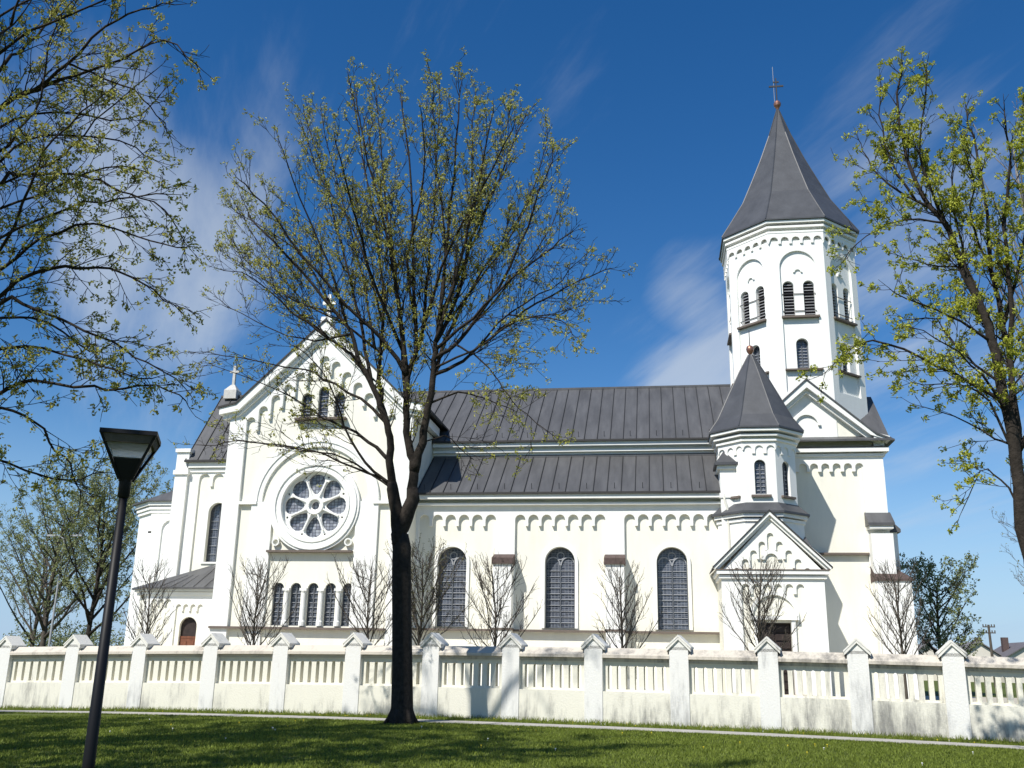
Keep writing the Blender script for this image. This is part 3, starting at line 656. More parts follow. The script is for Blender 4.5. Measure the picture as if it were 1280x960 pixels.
for k in range(-2, 3):
    fr = oface(OX, OY, AP, k); MB().fbox(fr, -.96, .96, 19.14, 19.24, -.12, .12).build('sill', 'sill_brown', tower); MB().fbox(fr, -.94, .94, 16.28, 16.36, -.12, .1).build('sill', 'sill_brown', tower)
def louvre(fr, uc):
    m_ = MB()
    m_.poly(fr, arch(uc, .64, 19.25, 21.3, 10), (), -.46, -.4, 0)
    for j in range(11):
        z = 19.4 + j * .165; hw_ = .26 if z < 20.95 else .2
        A = [fr(u, zz, w_) for u, zz, w_ in ((uc - hw_, z, -.24), (uc + hw_, z, -.24), (uc + hw_, z + .05, -.38), (uc - hw_, z + .05, -.38))]
        B = [fr(u, zz, w_) for u, zz, w_ in ((uc - hw_, z + .028, -.24), (uc + hw_, z + .028, -.24), (uc + hw_, z + .078, -.38), (uc - hw_, z + .078, -.38))]
        m_.add(A + B, [(0, 1, 2, 3), (7, 6, 5, 4), (0, 4, 5, 1), (1, 5, 6, 2), (2, 6, 7, 3), (3, 7, 4, 0)], 1)
    return m_.build('louvre_window', ['louvre', 'louvre_slat'], tower)
for k in (-2, -1, 0, 1, 2):
    fr = oface(OX, OY, AP, k)
    louvre(fr, -.52); louvre(fr, .52)
    window(fr, 0, .62, 16.4, 18.05, tower, -.42, 1, 8)
    m_ = MB(); 
    for z in (20.5, 19.55): MB().tube([fr(-.86, z, -.08), fr(.86, z, -.08)], .022, 5).build('rail', 'iron', tower)
m_ = MB()
prof = [(3.69, 24.62), (3.69, 24.70), (3.08, 25.75), (2.4, 26.95), (1.85, 28.3), (1.22, 29.9), (.62, 31.6), (.06, 33.45)]
for (a, z), (b, z2) in zip(prof, prof[1:]): m_.prism(octa(OX, OY, a), z, z2, 0, octa(OX, OY, b))
for (a, z), (b, z2) in zip(prof[1:], prof[2:]):
    for p, q in zip(octa(OX, OY, a), octa(OX, OY, b)): m_.tube([(p[0], p[1], z), (q[0], q[1], z2)], .035, 4)
m_.build('spire', 'spire_metal', tower)
m_ = MB(); m_.lathe((OX, OY), [(.05, 33.4), (.1, 33.55), (.2, 33.72), (.22, 33.85), (.15, 34.0), (.04, 34.06)], 12, 0)
m_.tube([(OX, OY, 34.0), (OX, OY, 35.6)], .04, 5, 1); m_.box(OX - .42, OX + .42, OY - .03, OY + .03, 35.0, 35.1, 1); m_.box(OX - .17, OX + .17, OY - .03, OY + .03, 35.3, 35.38, 1)
m_.tube([(OX - .14, OY, 33.6), (OX - .14, OY, 36.4)], .016, 4, 2)
m_.build('cross', ['copper', 'iron', 'galvanised'], tower)
m_ = MB(); fr = oface(OX, OY, AP, 1); m_.fbox(fr, -.8, .8, 12.8, 12.9, 0, .1); m_.build('ledge', 'roof_edge', tower)

# ------------------------------------------------------------------ ground, footpath, grass
def ground_mat():
    m = bpy.data.materials.new('lawn'); m.use_nodes = True; t = m.node_tree; b = t.nodes['Principled BSDF']; b.inputs['Roughness'].default_value = 1; b.inputs['Specular IOR Level'].default_value = .1
    c = t.nodes.new('ShaderNodeTexCoord'); n = t.nodes.new('ShaderNodeTexNoise'); n.inputs['Scale'].default_value = 1.1; n.inputs['Detail'].default_value = 10; n.inputs['Roughness'].default_value = .75
    t.links.new(c.outputs['Object'], n.inputs['Vector']); r = t.nodes.new('ShaderNodeValToRGB')
    r.color_ramp.elements[0].position = .3; r.color_ramp.elements[1].position = .7
    r.color_ramp.elements[0].color = (.055, .07, .018, 1); r.color_ramp.elements[1].color = (.12, .15, .035, 1)
    t.links.new(n.outputs[0], r.inputs[0]); t.links.new(r.outputs[0], b.inputs['Base Color']); MATS['lawn'] = m
ground_mat()
leaf_mat('grass_blade', (.095, .125, .016), (.25, .31, .05), .35)
mat('path_stone', (.40, .38, .34), .95, .18, 2.5, .3, 30)
mat('dandelion', (.7, .55, .03), .7); mat('daisy', (.8, .8, .75), .7)
xs = [-1500, -600, -200, -90] + [-60 + 2 * i for i in range(61)] + [90, 200, 600, 1500]
ys = [-600, -150, -40] + [-20 + 1.5 * i for i in range(54)] + [75, 110, 200, 500, 2000]
vs = [(x, y, terrain(x, y)) for y in ys for x in xs]; nx_ = len(xs)
fs = [(j * nx_ + i, j * nx_ + i + 1, (j + 1) * nx_ + i + 1, (j + 1) * nx_ + i) for j in range(len(ys) - 1) for i in range(nx_ - 1)]
gnd = MB().add(vs, fs).build('ground', 'lawn', None, True, False); tag(gnd, kind='structure')
pv = MB(); q_ = [(-34, 37.2), (-34, 48.9), (20, 48.9), (20, 37.2)]  # pale paving added round the church to bounce warm light into the shade
pvx = [-34 + 2 * i for i in range(28)]; pvy = [37.2, 38.4, 39.6, 40.8, 42, 44, 47, 52, 60]
pv.add([(x, y, terrain(x, y) + .03) for y in pvy for x in pvx], [(j * 28 + i, j * 28 + i + 1, (j + 1) * 28 + i + 1, (j + 1) * 28 + i) for j in range(8) for i in range(27)])
mat('bounce_stone', (.46, .42, .34), .95, .15, 1.5, .3, 20)
tag(pv.build('bounce_pavement', 'bounce_stone', None, False, False), kind='structure')
def path_y(x): return fence_y(x) - 2.35
pm = MB(); P = []
for i in range(121):
    x = -50 + i * .75; y = path_y(x)
    P += [(x, y - .55, terrain(x, y) + .035), (x, y + .55, terrain(x, y) + .035), (x, y - .55, terrain(x, y) - .1), (x, y + .55, terrain(x, y) - .1)]
for i in range(120):
    a = 4 * i; b = a + 4
    pm.add([], [])
    pm.f += [(a, b, b + 1, a + 1), (a + 2, b + 2, b, a), (a + 1, b + 1, b + 3, a + 3)]; pm.mi += [0, 0, 0]
pm.v = P
fp_o = pm.build('footpath', 'path_stone', None, False, True); tag(fp_o, kind='structure')
rg = random.Random(11); gm = MB(); fl_y = MB(); fl_w = MB()
def blades(x, y, h, n, spread):
    z = terrain(x, y)
    for _ in range(n):
        a = rg.uniform(0, 2 * PI); bx = x + rg.gauss(0, spread); by = y + rg.gauss(0, spread); hh = h * rg.uniform(.6, 1.3); wd = rg.uniform(.006, .013)
        dx, dy = math.cos(a) * wd, math.sin(a) * wd; lx, ly = rg.gauss(0, .45) * hh, rg.gauss(0, .45) * hh
        o = len(gm.v); gm.v += [(bx - dx, by - dy, z), (bx + dx, by + dy, z), (bx + lx, by + ly, z + hh)]; gm.f.append((o, o + 1, o + 2)); gm.mi.append(0)
for i in range(46000):
    y = 13 + 14 * rg.random() ** .8; x = rg.uniform(-.72, .40) * (y + 1)
    if abs(y - path_y(x)) < .6: continue
    q = noise.noise(Vector((x * .9, y * .9, 0)))
    blades(x, y, .042 + .03 * max(0, q), 5, .05)
for i in range(9000):
    x = rg.uniform(-24, 11); y = fence_y(x) - rg.uniform(.17, 1.75)
    blades(x, y, .07 if y < fence_y(x) - .45 else .13, 4, .06)
for i in range(5000):
    x = rg.uniform(-24, 11); y = path_y(x) - .57 - rg.random() * .15; blades(x, y, .05, 4, .04)
tag(gm.build('grass', 'grass_blade', None, False, False), 'short green lawn grass with darker and lighter tufts', 'grass', kind='stuff')
for i in range(110):
    x = rg.uniform(-20, 9); y = rg.choice([rg.uniform(19, 26), fence_y(x) - rg.uniform(.3, 1.6)])
    if abs(y - path_y(x)) < .65: continue
    (fl_y if rg.random() < .75 else fl_w).lathe((x, y), [(.004, terrain(x, y)), (.005, terrain(x, y) + .045), (.018, terrain(x, y) + .05), (.012, terrain(x, y) + .06)], 6)
tag(fl_y.build('dandelions', 'dandelion'), 'tiny yellow dandelions scattered over the lawn', 'flowers', kind='stuff')
tag(fl_w.build('daisies', 'daisy'), 'tiny white daisies scattered over the lawn', 'flowers', kind='stuff')

# ------------------------------------------------------------------ fence
piers = [-27.5, -24.95, -22.37, -19.55, -16.9, -14.22, -11.71, -9.23, -6.71, -4.25, -1.84, .53, 2.87, 5.11, 7.36, 9.6, 11.9]
fence = thing('fence', (-8, fence_y(-8), 0), 'long weathered white masonry fence with pitched-capped piers in front of the church', 'fence')
ux, uy = FD.x, FD.y
def ff(x0): return frame(x0, fence_y(x0), ux, uy)
for i, x in enumerate(piers):
    zb = terrain(x, fence_y(x)); f = ff(x)
    m_ = MB(); m_.fbox(f, -.26, .26, zb - .2, zb + 2.08, -.27, .25)
    m_.poly(f, [(-.26, zb + 2.0), (.26, zb + 2.0), (.0, zb + 2.33)], (), -.27, .25)
    pst = m_.build('post', 'fence_pier', fence)
    m_ = MB(); m_.poly(f, [(-.345, zb + 2.04), (0, zb + 2.35), (.345, zb + 2.04), (.345, zb + 2.09), (0, zb + 2.41), (-.345, zb + 2.09)], (), -.33, .31)
    m_.poly(f, [(-.33, zb + 1.96), (0, zb + 2.28), (.33, zb + 1.96), (.33, zb + 2.03), (0, zb + 2.37), (-.33, zb + 2.03)], (), -.31, .30)
    m_.build('cap', 'fence_cap', pst)
    if i + 1 < len(piers):
        x1 = piers[i + 1]; L = (x1 - x) / ux; z1 = terrain(x1, fence_y(x1)); f = ff(x)
        def fr(u, z, w_, f=f, zb=zb, z1=z1, L=L):
            p = f(u, z + zb + (z1 - zb) * u / L, w_); return p
        m_ = MB(); m_.fbox(fr, .26, L - .26, -.3, .86, -.2, .225)
        m_.build('plinth', 'fence_plaster', fence)
        m_ = MB(); a0, a1 = .26, L - .26; n = 7; sp_ = (a1 - a0 - .1) / n
        holes = [arch(a0 + .05 + sp_ * (k + .5), .112, .92, 1.56, 6) for k in range(n)]
        m_.poly(fr, [(a0, .86), (a1, .86), (a1, 1.66), (a0, 1.66)], holes, -.13, .09)
        m_.build('panel', 'fence_plaster', fence)
        m_ = MB(); m_.fbox(fr, a0, a1, 1.66, 1.76, -.2, .14)
        vs = [fr(u, z, w_) for u in (a0, a1) for z, w_ in ((1.76, .27), (1.84, .27), (2.03, .0), (1.84, -.3), (1.76, -.3))]
        m_.add(vs, [(0, 5, 6, 1), (1, 6, 7, 2), (2, 7, 8, 3), (3, 8, 9, 4), (4, 9, 5, 0), (0, 1, 2, 3, 4), (9, 8, 7, 6, 5)])
        m_.build('coping', 'fence_coping', fence)

# ------------------------------------------------------------------ trees
CENTRAL_LIMBS = [
 ([(-7.05,26.0,4.94),(-7.23,25.95,5.91),(-7.34,25.88,6.64),(-7.39,25.79,7.6),(-7.56,25.7,8.2),(-7.88,25.59,8.96),(-8.3,25.49,9.77),(-8.61,25.37,10.65),(-9.38,25.25,11.62),(-10.59,25.13,13.0),(-11.91,25.0,14.3)],0.2,0.03),
 ([(-7.45,26.0,7.65),(-7.74,26.06,8.68),(-7.95,26.16,9.77),(-7.89,26.27,11.14),(-8.1,26.39,12.91),(-8.57,26.52,15.13),(-9.17,26.65,17.77),(-9.7,26.8,19.97)],0.11,0.02),
 ([(-8.01,26.0,9.07),(-8.47,26.22,10.82),(-9.05,26.55,12.49),(-9.85,26.93,14.85),(-10.72,27.35,17.39),(-11.66,27.8,19.53)],0.08,0.02),
 ([(-6.94,26.0,4.94),(-6.66,26.01,5.67),(-6.64,26.03,6.45),(-6.69,26.06,7.03),(-6.86,26.08,7.54),(-6.99,26.11,8.56),(-7.02,26.14,9.55),(-6.83,26.17,10.4),(-6.95,26.2,11.76),(-7.11,26.23,13.85),(-7.42,26.27,16.59),(-7.81,26.3,18.91)],0.24,0.02),
 ([(-6.98,26.0,9.5),(-7.22,25.8,10.95),(-7.34,25.51,12.02),(-7.74,25.18,13.91),(-8.23,24.8,15.83),(-8.61,24.4,17.89)],0.1,0.02),
 ([(-6.98,26.0,9.5),(-7.51,25.78,10.29),(-8.02,25.45,10.78),(-8.73,25.07,11.4),(-9.9,24.64,12.76),(-11.07,24.19,14.24),(-11.64,23.7,14.79)],0.1,0.02),
 ([(-6.66,26.0,6.67),(-6.46,25.96,7.51),(-6.31,25.9,8.49),(-6.2,25.83,9.63),(-6.16,25.76,10.37),(-6.04,25.67,11.33),(-5.89,25.59,13.5),(-5.74,25.5,16.59),(-5.64,25.4,18.59)],0.19,0.02),
 ([(-6.22,26.0,10.45),(-5.79,26.25,11.54),(-5.38,26.61,13.94),(-4.64,27.03,16.27),(-3.98,27.5,18.64)],0.1,0.02),
 ([(-6.22,26.0,10.45),(-5.83,25.64,11.51),(-5.3,25.11,13.0),(-4.78,24.49,14.93),(-4.36,23.8,16.54)],0.09,0.02),
 ([(-6.79,26.0,10.35),(-6.7,26.36,11.31),(-6.79,26.89,13.33),(-6.79,27.51,16.09),(-7.0,28.2,20.67)],0.1,0.02),
 ([(-6.18,26.0,9.46),(-5.63,26.1,9.74),(-4.92,26.24,10.37),(-4.07,26.41,11.19),(-2.92,26.59,12.01),(-1.76,26.79,12.68),(-1.24,27.0,12.98)],0.085,0.015),
 ([(-6.13,26.0,9.94),(-5.49,25.88,10.39),(-4.6,25.7,11.49),(-3.74,25.49,13.09),(-3.15,25.25,14.72),(-2.78,25.0,15.59)],0.09,0.02),
 ([(-5.5,26.0,10.16),(-4.96,25.88,9.87),(-4.36,25.7,9.28),(-3.96,25.49,8.65),(-3.41,25.25,8.04),(-2.72,25.0,7.41)],0.045,0.012),
 ([(-6.26,26.0,8.63),(-5.49,26.14,8.96),(-4.72,26.35,8.86),(-3.94,26.6,8.51)],0.05,0.012),
 ([(-6.47,26.0,7.52),(-5.92,26.29,7.76),(-5.56,26.71,7.5),(-5.29,27.2,7.25)],0.03,0.01),
 ([(-7.45,26.0,6.27),(-8.14,25.81,6.88),(-8.69,25.54,7.89),(-8.97,25.23,8.74),(-9.4,24.88,9.61),(-10.1,24.5,10.05)],0.07,0.012),
 ([(-7.48,26.0,6.52),(-8.35,26.12,6.81),(-10.07,26.28,7.49),(-12.14,26.48,7.73),(-13.19,26.7,7.67)],0.06,0.012),
 ([(-7.44,26.0,6.18),(-8.44,25.8,6.88),(-9.3,25.51,7.17),(-10.58,25.17,7.28),(-11.61,24.8,7.44)],0.05,0.012),
 ([(-7.48,26.0,6.96),(-8.11,26.04,7.55),(-8.75,26.1,7.95),(-9.52,26.16,8.31),(-10.16,26.24,8.73),(-11.49,26.32,9.44),(-13.24,26.4,10.14)],0.085,0.012),
 ([(-7.68,26.0,8.02),(-8.5,26.19,8.8),(-9.76,26.46,9.56),(-10.45,26.77,9.95),(-12.7,27.12,10.53),(-14.38,27.5,10.91)],0.075,0.012),
 ([(-8.7,26.0,10.5),(-9.44,26.08,10.55),(-10.3,26.2,10.67),(-11.93,26.34,11.36),(-13.26,26.5,12.24)],0.055,0.012),
 ([(-9.04,26.0,11.26),(-10.45,26.36,11.83),(-12.05,26.89,13.02),(-13.65,27.5,14.17)],0.05,0.012),
 ([(-8.25,26.0,9.51),(-9.1,26.36,10.39),(-10.63,26.89,11.64),(-12.63,27.51,13.57),(-13.91,28.2,15.07)],0.07,0.012),
 ([(-6.92,26.0,8.76),(-7.31,26.49,10.62),(-7.9,27.22,13.52),(-8.85,28.06,16.78),(-9.87,29.0,19.82)],0.1,0.02),
 ([(-6.29,26.0,9.22),(-5.98,26.46,10.82),(-5.44,27.14,12.58),(-4.61,27.93,14.5),(-3.85,28.8,16.29)],0.09,0.02),
 ([(-6.21,26.0,10.18),(-5.1,25.6,10.98),(-3.88,25.03,11.92),(-2.69,24.35,12.54),(-2.07,23.6,12.64)],0.07,0.015),
 ([(-6.59,26.0,10.68),(-5.91,25.28,12.61),(-4.72,24.23,14.29),(-3.65,23.0,15.51)],0.08,0.02),
 ([(-7.29,26.0,10.46),(-7.9,25.28,11.94),(-8.42,24.23,14.0),(-8.59,23.0,15.35)],0.08,0.02),
 ([(-6.24,26.0,9.68),(-5.09,25.7,10.06),(-3.67,25.27,10.81),(-2.5,24.76,10.59),(-2.12,24.2,9.93)],0.05,0.012),
 ([(-8.0,26.0,10.24),(-9.46,26.49,11.45),(-11.09,27.22,12.57),(-13.0,28.06,14.96),(-14.14,29.0,16.66)],0.06,0.012),
 ([(-6.85,26.0,11.19),(-7.06,25.52,13.01),(-6.51,24.82,15.21),(-6.5,24.0,16.82)],0.07,0.02),
 ([(-8.02,26.0,10.48),(-8.69,26.58,12.75),(-9.8,27.42,15.64),(-11.27,28.4,19.87)],0.06,0.015),
 ([(-8.76,26.0,10.75),(-9.31,25.42,12.56),(-10.15,24.58,14.52),(-10.5,23.6,15.95)],0.06,0.015),
 ([(-9.05,26.0,11.44),(-10.4,26.58,13.35),(-12.18,27.42,14.91),(-14.13,28.4,16.3)],0.05,0.012),
 ([(-9.36,26.0,10.52),(-10.33,25.47,11.24),(-11.32,24.7,12.1),(-12.13,23.8,12.13)],0.05,0.012),
 ([(-6.13,26.0,11.16),(-5.49,26.62,13.42),(-4.85,27.53,16.27),(-4.56,28.6,19.97)],0.06,0.015),
 ([(-5.88,26.0,10.91),(-4.78,26.14,12.67),(-3.64,26.35,14.78),(-3.09,26.6,17.33)],0.06,0.015),
 ([(-5.52,26.0,10.53),(-4.35,26.53,12.3),(-3.26,27.3,14.15),(-2.74,28.2,16.07)],0.05,0.012),
 ([(-4.92,26.0,10.29),(-3.93,25.47,11.14),(-2.72,24.7,11.51),(-1.98,23.8,11.8)],0.045,0.012),
 ([(-6.19,26.0,11.46),(-6.05,25.71,13.82),(-6.29,25.29,15.98),(-6.38,24.8,17.98)],0.06,0.015),
 ([(-7.19,26.0,10.7),(-7.78,26.29,13.64),(-8.39,26.71,16.89),(-8.91,27.2,19.71)],0.06,0.015),
 ([(-5.9,26.0,11.4),(-5.38,26.48,14.67),(-5.6,27.18,17.55),(-5.69,28.0,19.98)],0.06,0.015),
 ([(-7.82,26.0,11.22),(-8.74,26.07,13.85),(-10.21,26.18,16.15),(-11.09,26.3,18.27)],0.05,0.015),
 ([(-4.01,26.0,11.04),(-3.13,26.36,11.19),(-2.48,26.89,11.6),(-1.93,27.5,12.33)],0.03,0.01),
]
RIGHT_LIMBS = [
 ([(7.45,21.0,-0.13),(7.44,21.01,2.38),(7.36,21.04,4.42),(7.41,21.06,5.75),(7.33,21.09,7.31),(7.23,21.12,8.49),(7.02,21.15,9.52),(6.79,21.18,10.4),(6.66,21.21,11.16),(6.32,21.25,11.77),(6.0,21.28,12.64),(5.87,21.32,13.64),(5.91,21.36,14.78),(6.06,21.4,15.62)],0.27,0.02),
 ([(6.59,21.0,11.06),(6.29,20.9,12.05),(6.08,20.76,12.89),(6.26,20.59,14.01),(6.34,20.4,14.75)],0.06,0.015),
 ([(7.28,21.0,7.11),(6.51,20.9,7.63),(5.62,20.76,8.05),(4.64,20.59,8.39),(4.08,20.4,8.07),(3.53,20.2,7.58)],0.07,0.01),
 ([(6.24,21.0,11.65),(5.42,21.17,12.34),(5.09,21.41,13.12),(4.97,21.7,13.92)],0.05,0.01),
 ([(6.4,21.0,11.21),(5.5,20.78,11.23),(4.63,20.47,10.76),(4.1,20.1,10.05)],0.04,0.01),
 ([(7.38,21.0,5.41),(7.53,21.12,7.14),(7.62,21.29,8.26),(7.54,21.49,10.21),(7.7,21.71,12.29),(7.64,21.95,13.89),(7.63,22.2,14.8)],0.14,0.015),
 ([(7.51,21.0,8.17),(7.62,20.84,9.56),(7.59,20.59,10.96),(7.8,20.31,12.53),(7.68,20.0,13.34)],0.1,0.015),
 ([(7.32,21.0,6.08),(7.01,21.19,6.3),(6.35,21.47,6.9),(5.63,21.8,7.27)],0.05,0.01),
 ([(7.31,21.0,4.75),(7.02,21.05,5.42),(6.67,21.12,5.6),(6.29,21.2,4.78)],0.04,0.01),
 ([(7.19,21.0,8.45),(6.51,20.76,8.84),(5.64,20.41,9.11),(4.92,20.0,9.34)],0.06,0.01),
 ([(6.98,21.0,9.46),(6.86,21.24,10.91),(6.97,21.59,12.68),(7.3,22.0,13.94)],0.06,0.01),
 ([(7.55,21.0,6.08),(8.34,21.0,7.44),(8.78,21.0,9.58),(8.56,21.0,11.68)],0.12,0.02),
 ([(7.24,21.0,7.46),(6.61,21.31,8.29),(6.32,21.77,9.21),(5.77,22.3,9.42)],0.05,0.01),
 ([(7.32,21.0,6.76),(6.74,20.62,7.54),(6.01,20.06,8.08),(5.16,19.4,8.23)],0.05,0.01),
 ([(6.05,21.0,12.02),(5.56,21.07,13.1),(5.41,21.18,14.23),(5.5,21.3,15.05)],0.05,0.01),
 ([(7.38,21.0,5.91),(6.92,20.88,7.09),(6.35,20.7,7.4),(5.34,20.5,7.37)],0.05,0.01),
 ([(7.37,21.0,10.01),(7.02,20.76,11.26),(7.0,20.41,12.05),(6.72,20.0,12.82)],0.05,0.01),
 ([(7.6,21.0,8.89),(8.24,21.12,10.78),(8.63,21.3,12.83),(8.72,21.5,14.4)],0.07,0.01),
 ([(7.08,21.0,8.91),(6.91,21.12,10.08),(6.14,21.3,10.38),(5.53,21.5,10.69)],0.05,0.01),
]
LEFT_LIMBS = [
 ([(-12.83,14.8,5.0),(-12.09,14.76,5.48),(-11.22,14.7,5.94),(-10.57,14.63,6.13),(-9.38,14.56,5.94),(-8.77,14.48,5.93),(-8.12,14.39,5.9),(-7.52,14.3,5.62)],0.07,0.01),
 ([(-12.71,14.8,4.44),(-12.16,14.86,5.43),(-11.35,14.94,5.73),(-10.68,15.04,5.48),(-10.29,15.15,5.0),(-9.99,15.27,4.64),(-9.88,15.4,4.17)],0.06,0.01),
 ([(-12.79,14.8,5.72),(-11.34,14.67,6.76),(-9.95,14.48,6.5),(-8.87,14.25,6.13),(-8.02,14.0,5.88)],0.06,0.01),
 ([(-12.88,14.8,6.16),(-11.62,14.83,7.69),(-10.97,14.87,7.54),(-10.18,14.92,7.23),(-9.39,14.98,6.88),(-8.75,15.04,6.52),(-8.05,15.1,6.13)],0.07,0.01),
 ([(-12.95,14.8,6.46),(-11.71,14.9,7.87),(-10.87,15.04,8.36),(-10.32,15.21,8.47),(-9.75,15.39,8.46),(-9.14,15.59,8.1),(-8.67,15.8,7.74)],0.07,0.01),
 ([(-13.14,14.8,7.38),(-11.62,14.68,8.24),(-10.79,14.5,8.7),(-9.61,14.29,8.85),(-8.37,14.05,8.38),(-7.63,13.8,8.09)],0.06,0.01),
 ([(-13.27,14.8,9.61),(-12.37,14.85,11.72),(-11.69,14.92,12.12),(-10.96,15.0,12.39),(-10.13,15.1,12.79),(-9.38,15.19,13.25),(-8.68,15.3,12.69)],0.08,0.01),
 ([(-12.33,14.8,11.69),(-11.53,14.71,11.98),(-10.85,14.59,12.4),(-10.13,14.44,13.01),(-9.36,14.28,13.22),(-8.62,14.1,13.14)],0.07,0.01),
 ([(-13.2,14.8,10.95),(-12.62,14.96,12.69),(-12.3,15.21,13.38),(-12.04,15.49,14.44),(-11.69,15.8,15.62)],0.08,0.01),
 ([(-13.23,14.8,8.63),(-12.05,14.82,10.1),(-11.82,14.84,10.26),(-10.68,14.87,10.18),(-10.06,14.9,10.02),(-9.44,14.93,9.71),(-8.77,14.96,9.42),(-8.35,15.0,8.81)],0.06,0.01),
 ([(-12.23,14.8,7.65),(-11.51,14.68,9.13),(-11.09,14.5,9.95),(-10.84,14.29,10.34),(-10.09,14.05,10.96),(-9.36,13.8,11.24)],0.05,0.01),
 ([(-10.81,14.8,12.24),(-10.46,14.88,12.2),(-9.62,15.0,11.86),(-9.22,15.14,11.47),(-8.99,15.3,11.13)],0.03,0.008),
 ([(-12.93,14.8,9.59),(-12.25,14.96,10.64),(-11.51,15.21,11.25),(-10.17,15.49,11.24),(-9.64,15.8,10.94)],0.05,0.01),
 ([(-13.1,14.8,8.0),(-11.66,14.6,8.79),(-10.29,14.31,9.21),(-9.02,13.97,9.13),(-7.93,13.6,9.02)],0.05,0.01),
 ([(-13.13,14.8,8.95),(-11.91,14.77,9.52),(-10.95,14.72,9.77),(-9.87,14.66,10.16),(-9.03,14.6,10.0)],0.05,0.01),
 ([(-13.13,14.8,10.61),(-12.15,15.06,11.56),(-11.27,15.45,11.91),(-10.33,15.9,11.94),(-10.02,16.4,12.78)],0.05,0.01),
 ([(-13.41,14.8,12.02),(-12.18,14.55,12.82),(-11.14,14.19,13.0),(-9.76,13.77,13.08),(-8.56,13.3,12.94)],0.06,0.01),
 ([(-13.48,14.8,12.38),(-12.74,14.85,13.81),(-11.83,14.92,14.34),(-10.98,15.0,15.28)],0.06,0.01),
 ([(-12.75,14.8,7.06),(-11.73,15.05,7.42),(-11.04,15.41,7.52),(-10.42,15.83,7.02),(-10.11,16.3,7.48)],0.05,0.01),
 ([(-13.07,14.8,10.27),(-11.95,14.72,10.82),(-11.36,14.6,11.73),(-11.26,14.46,12.67),(-10.81,14.3,13.59)],0.05,0.01),
 ([(-12.47,14.8,4.16),(-11.67,14.96,4.88),(-10.89,15.21,4.64),(-10.29,15.49,4.54),(-9.75,15.8,4.74)],0.05,0.01),
 ([(-13.3,14.8,8.96),(-12.44,14.93,9.96),(-11.2,15.12,10.67),(-10.65,15.35,11.63),(-9.77,15.6,12.8)],0.05,0.01),
]

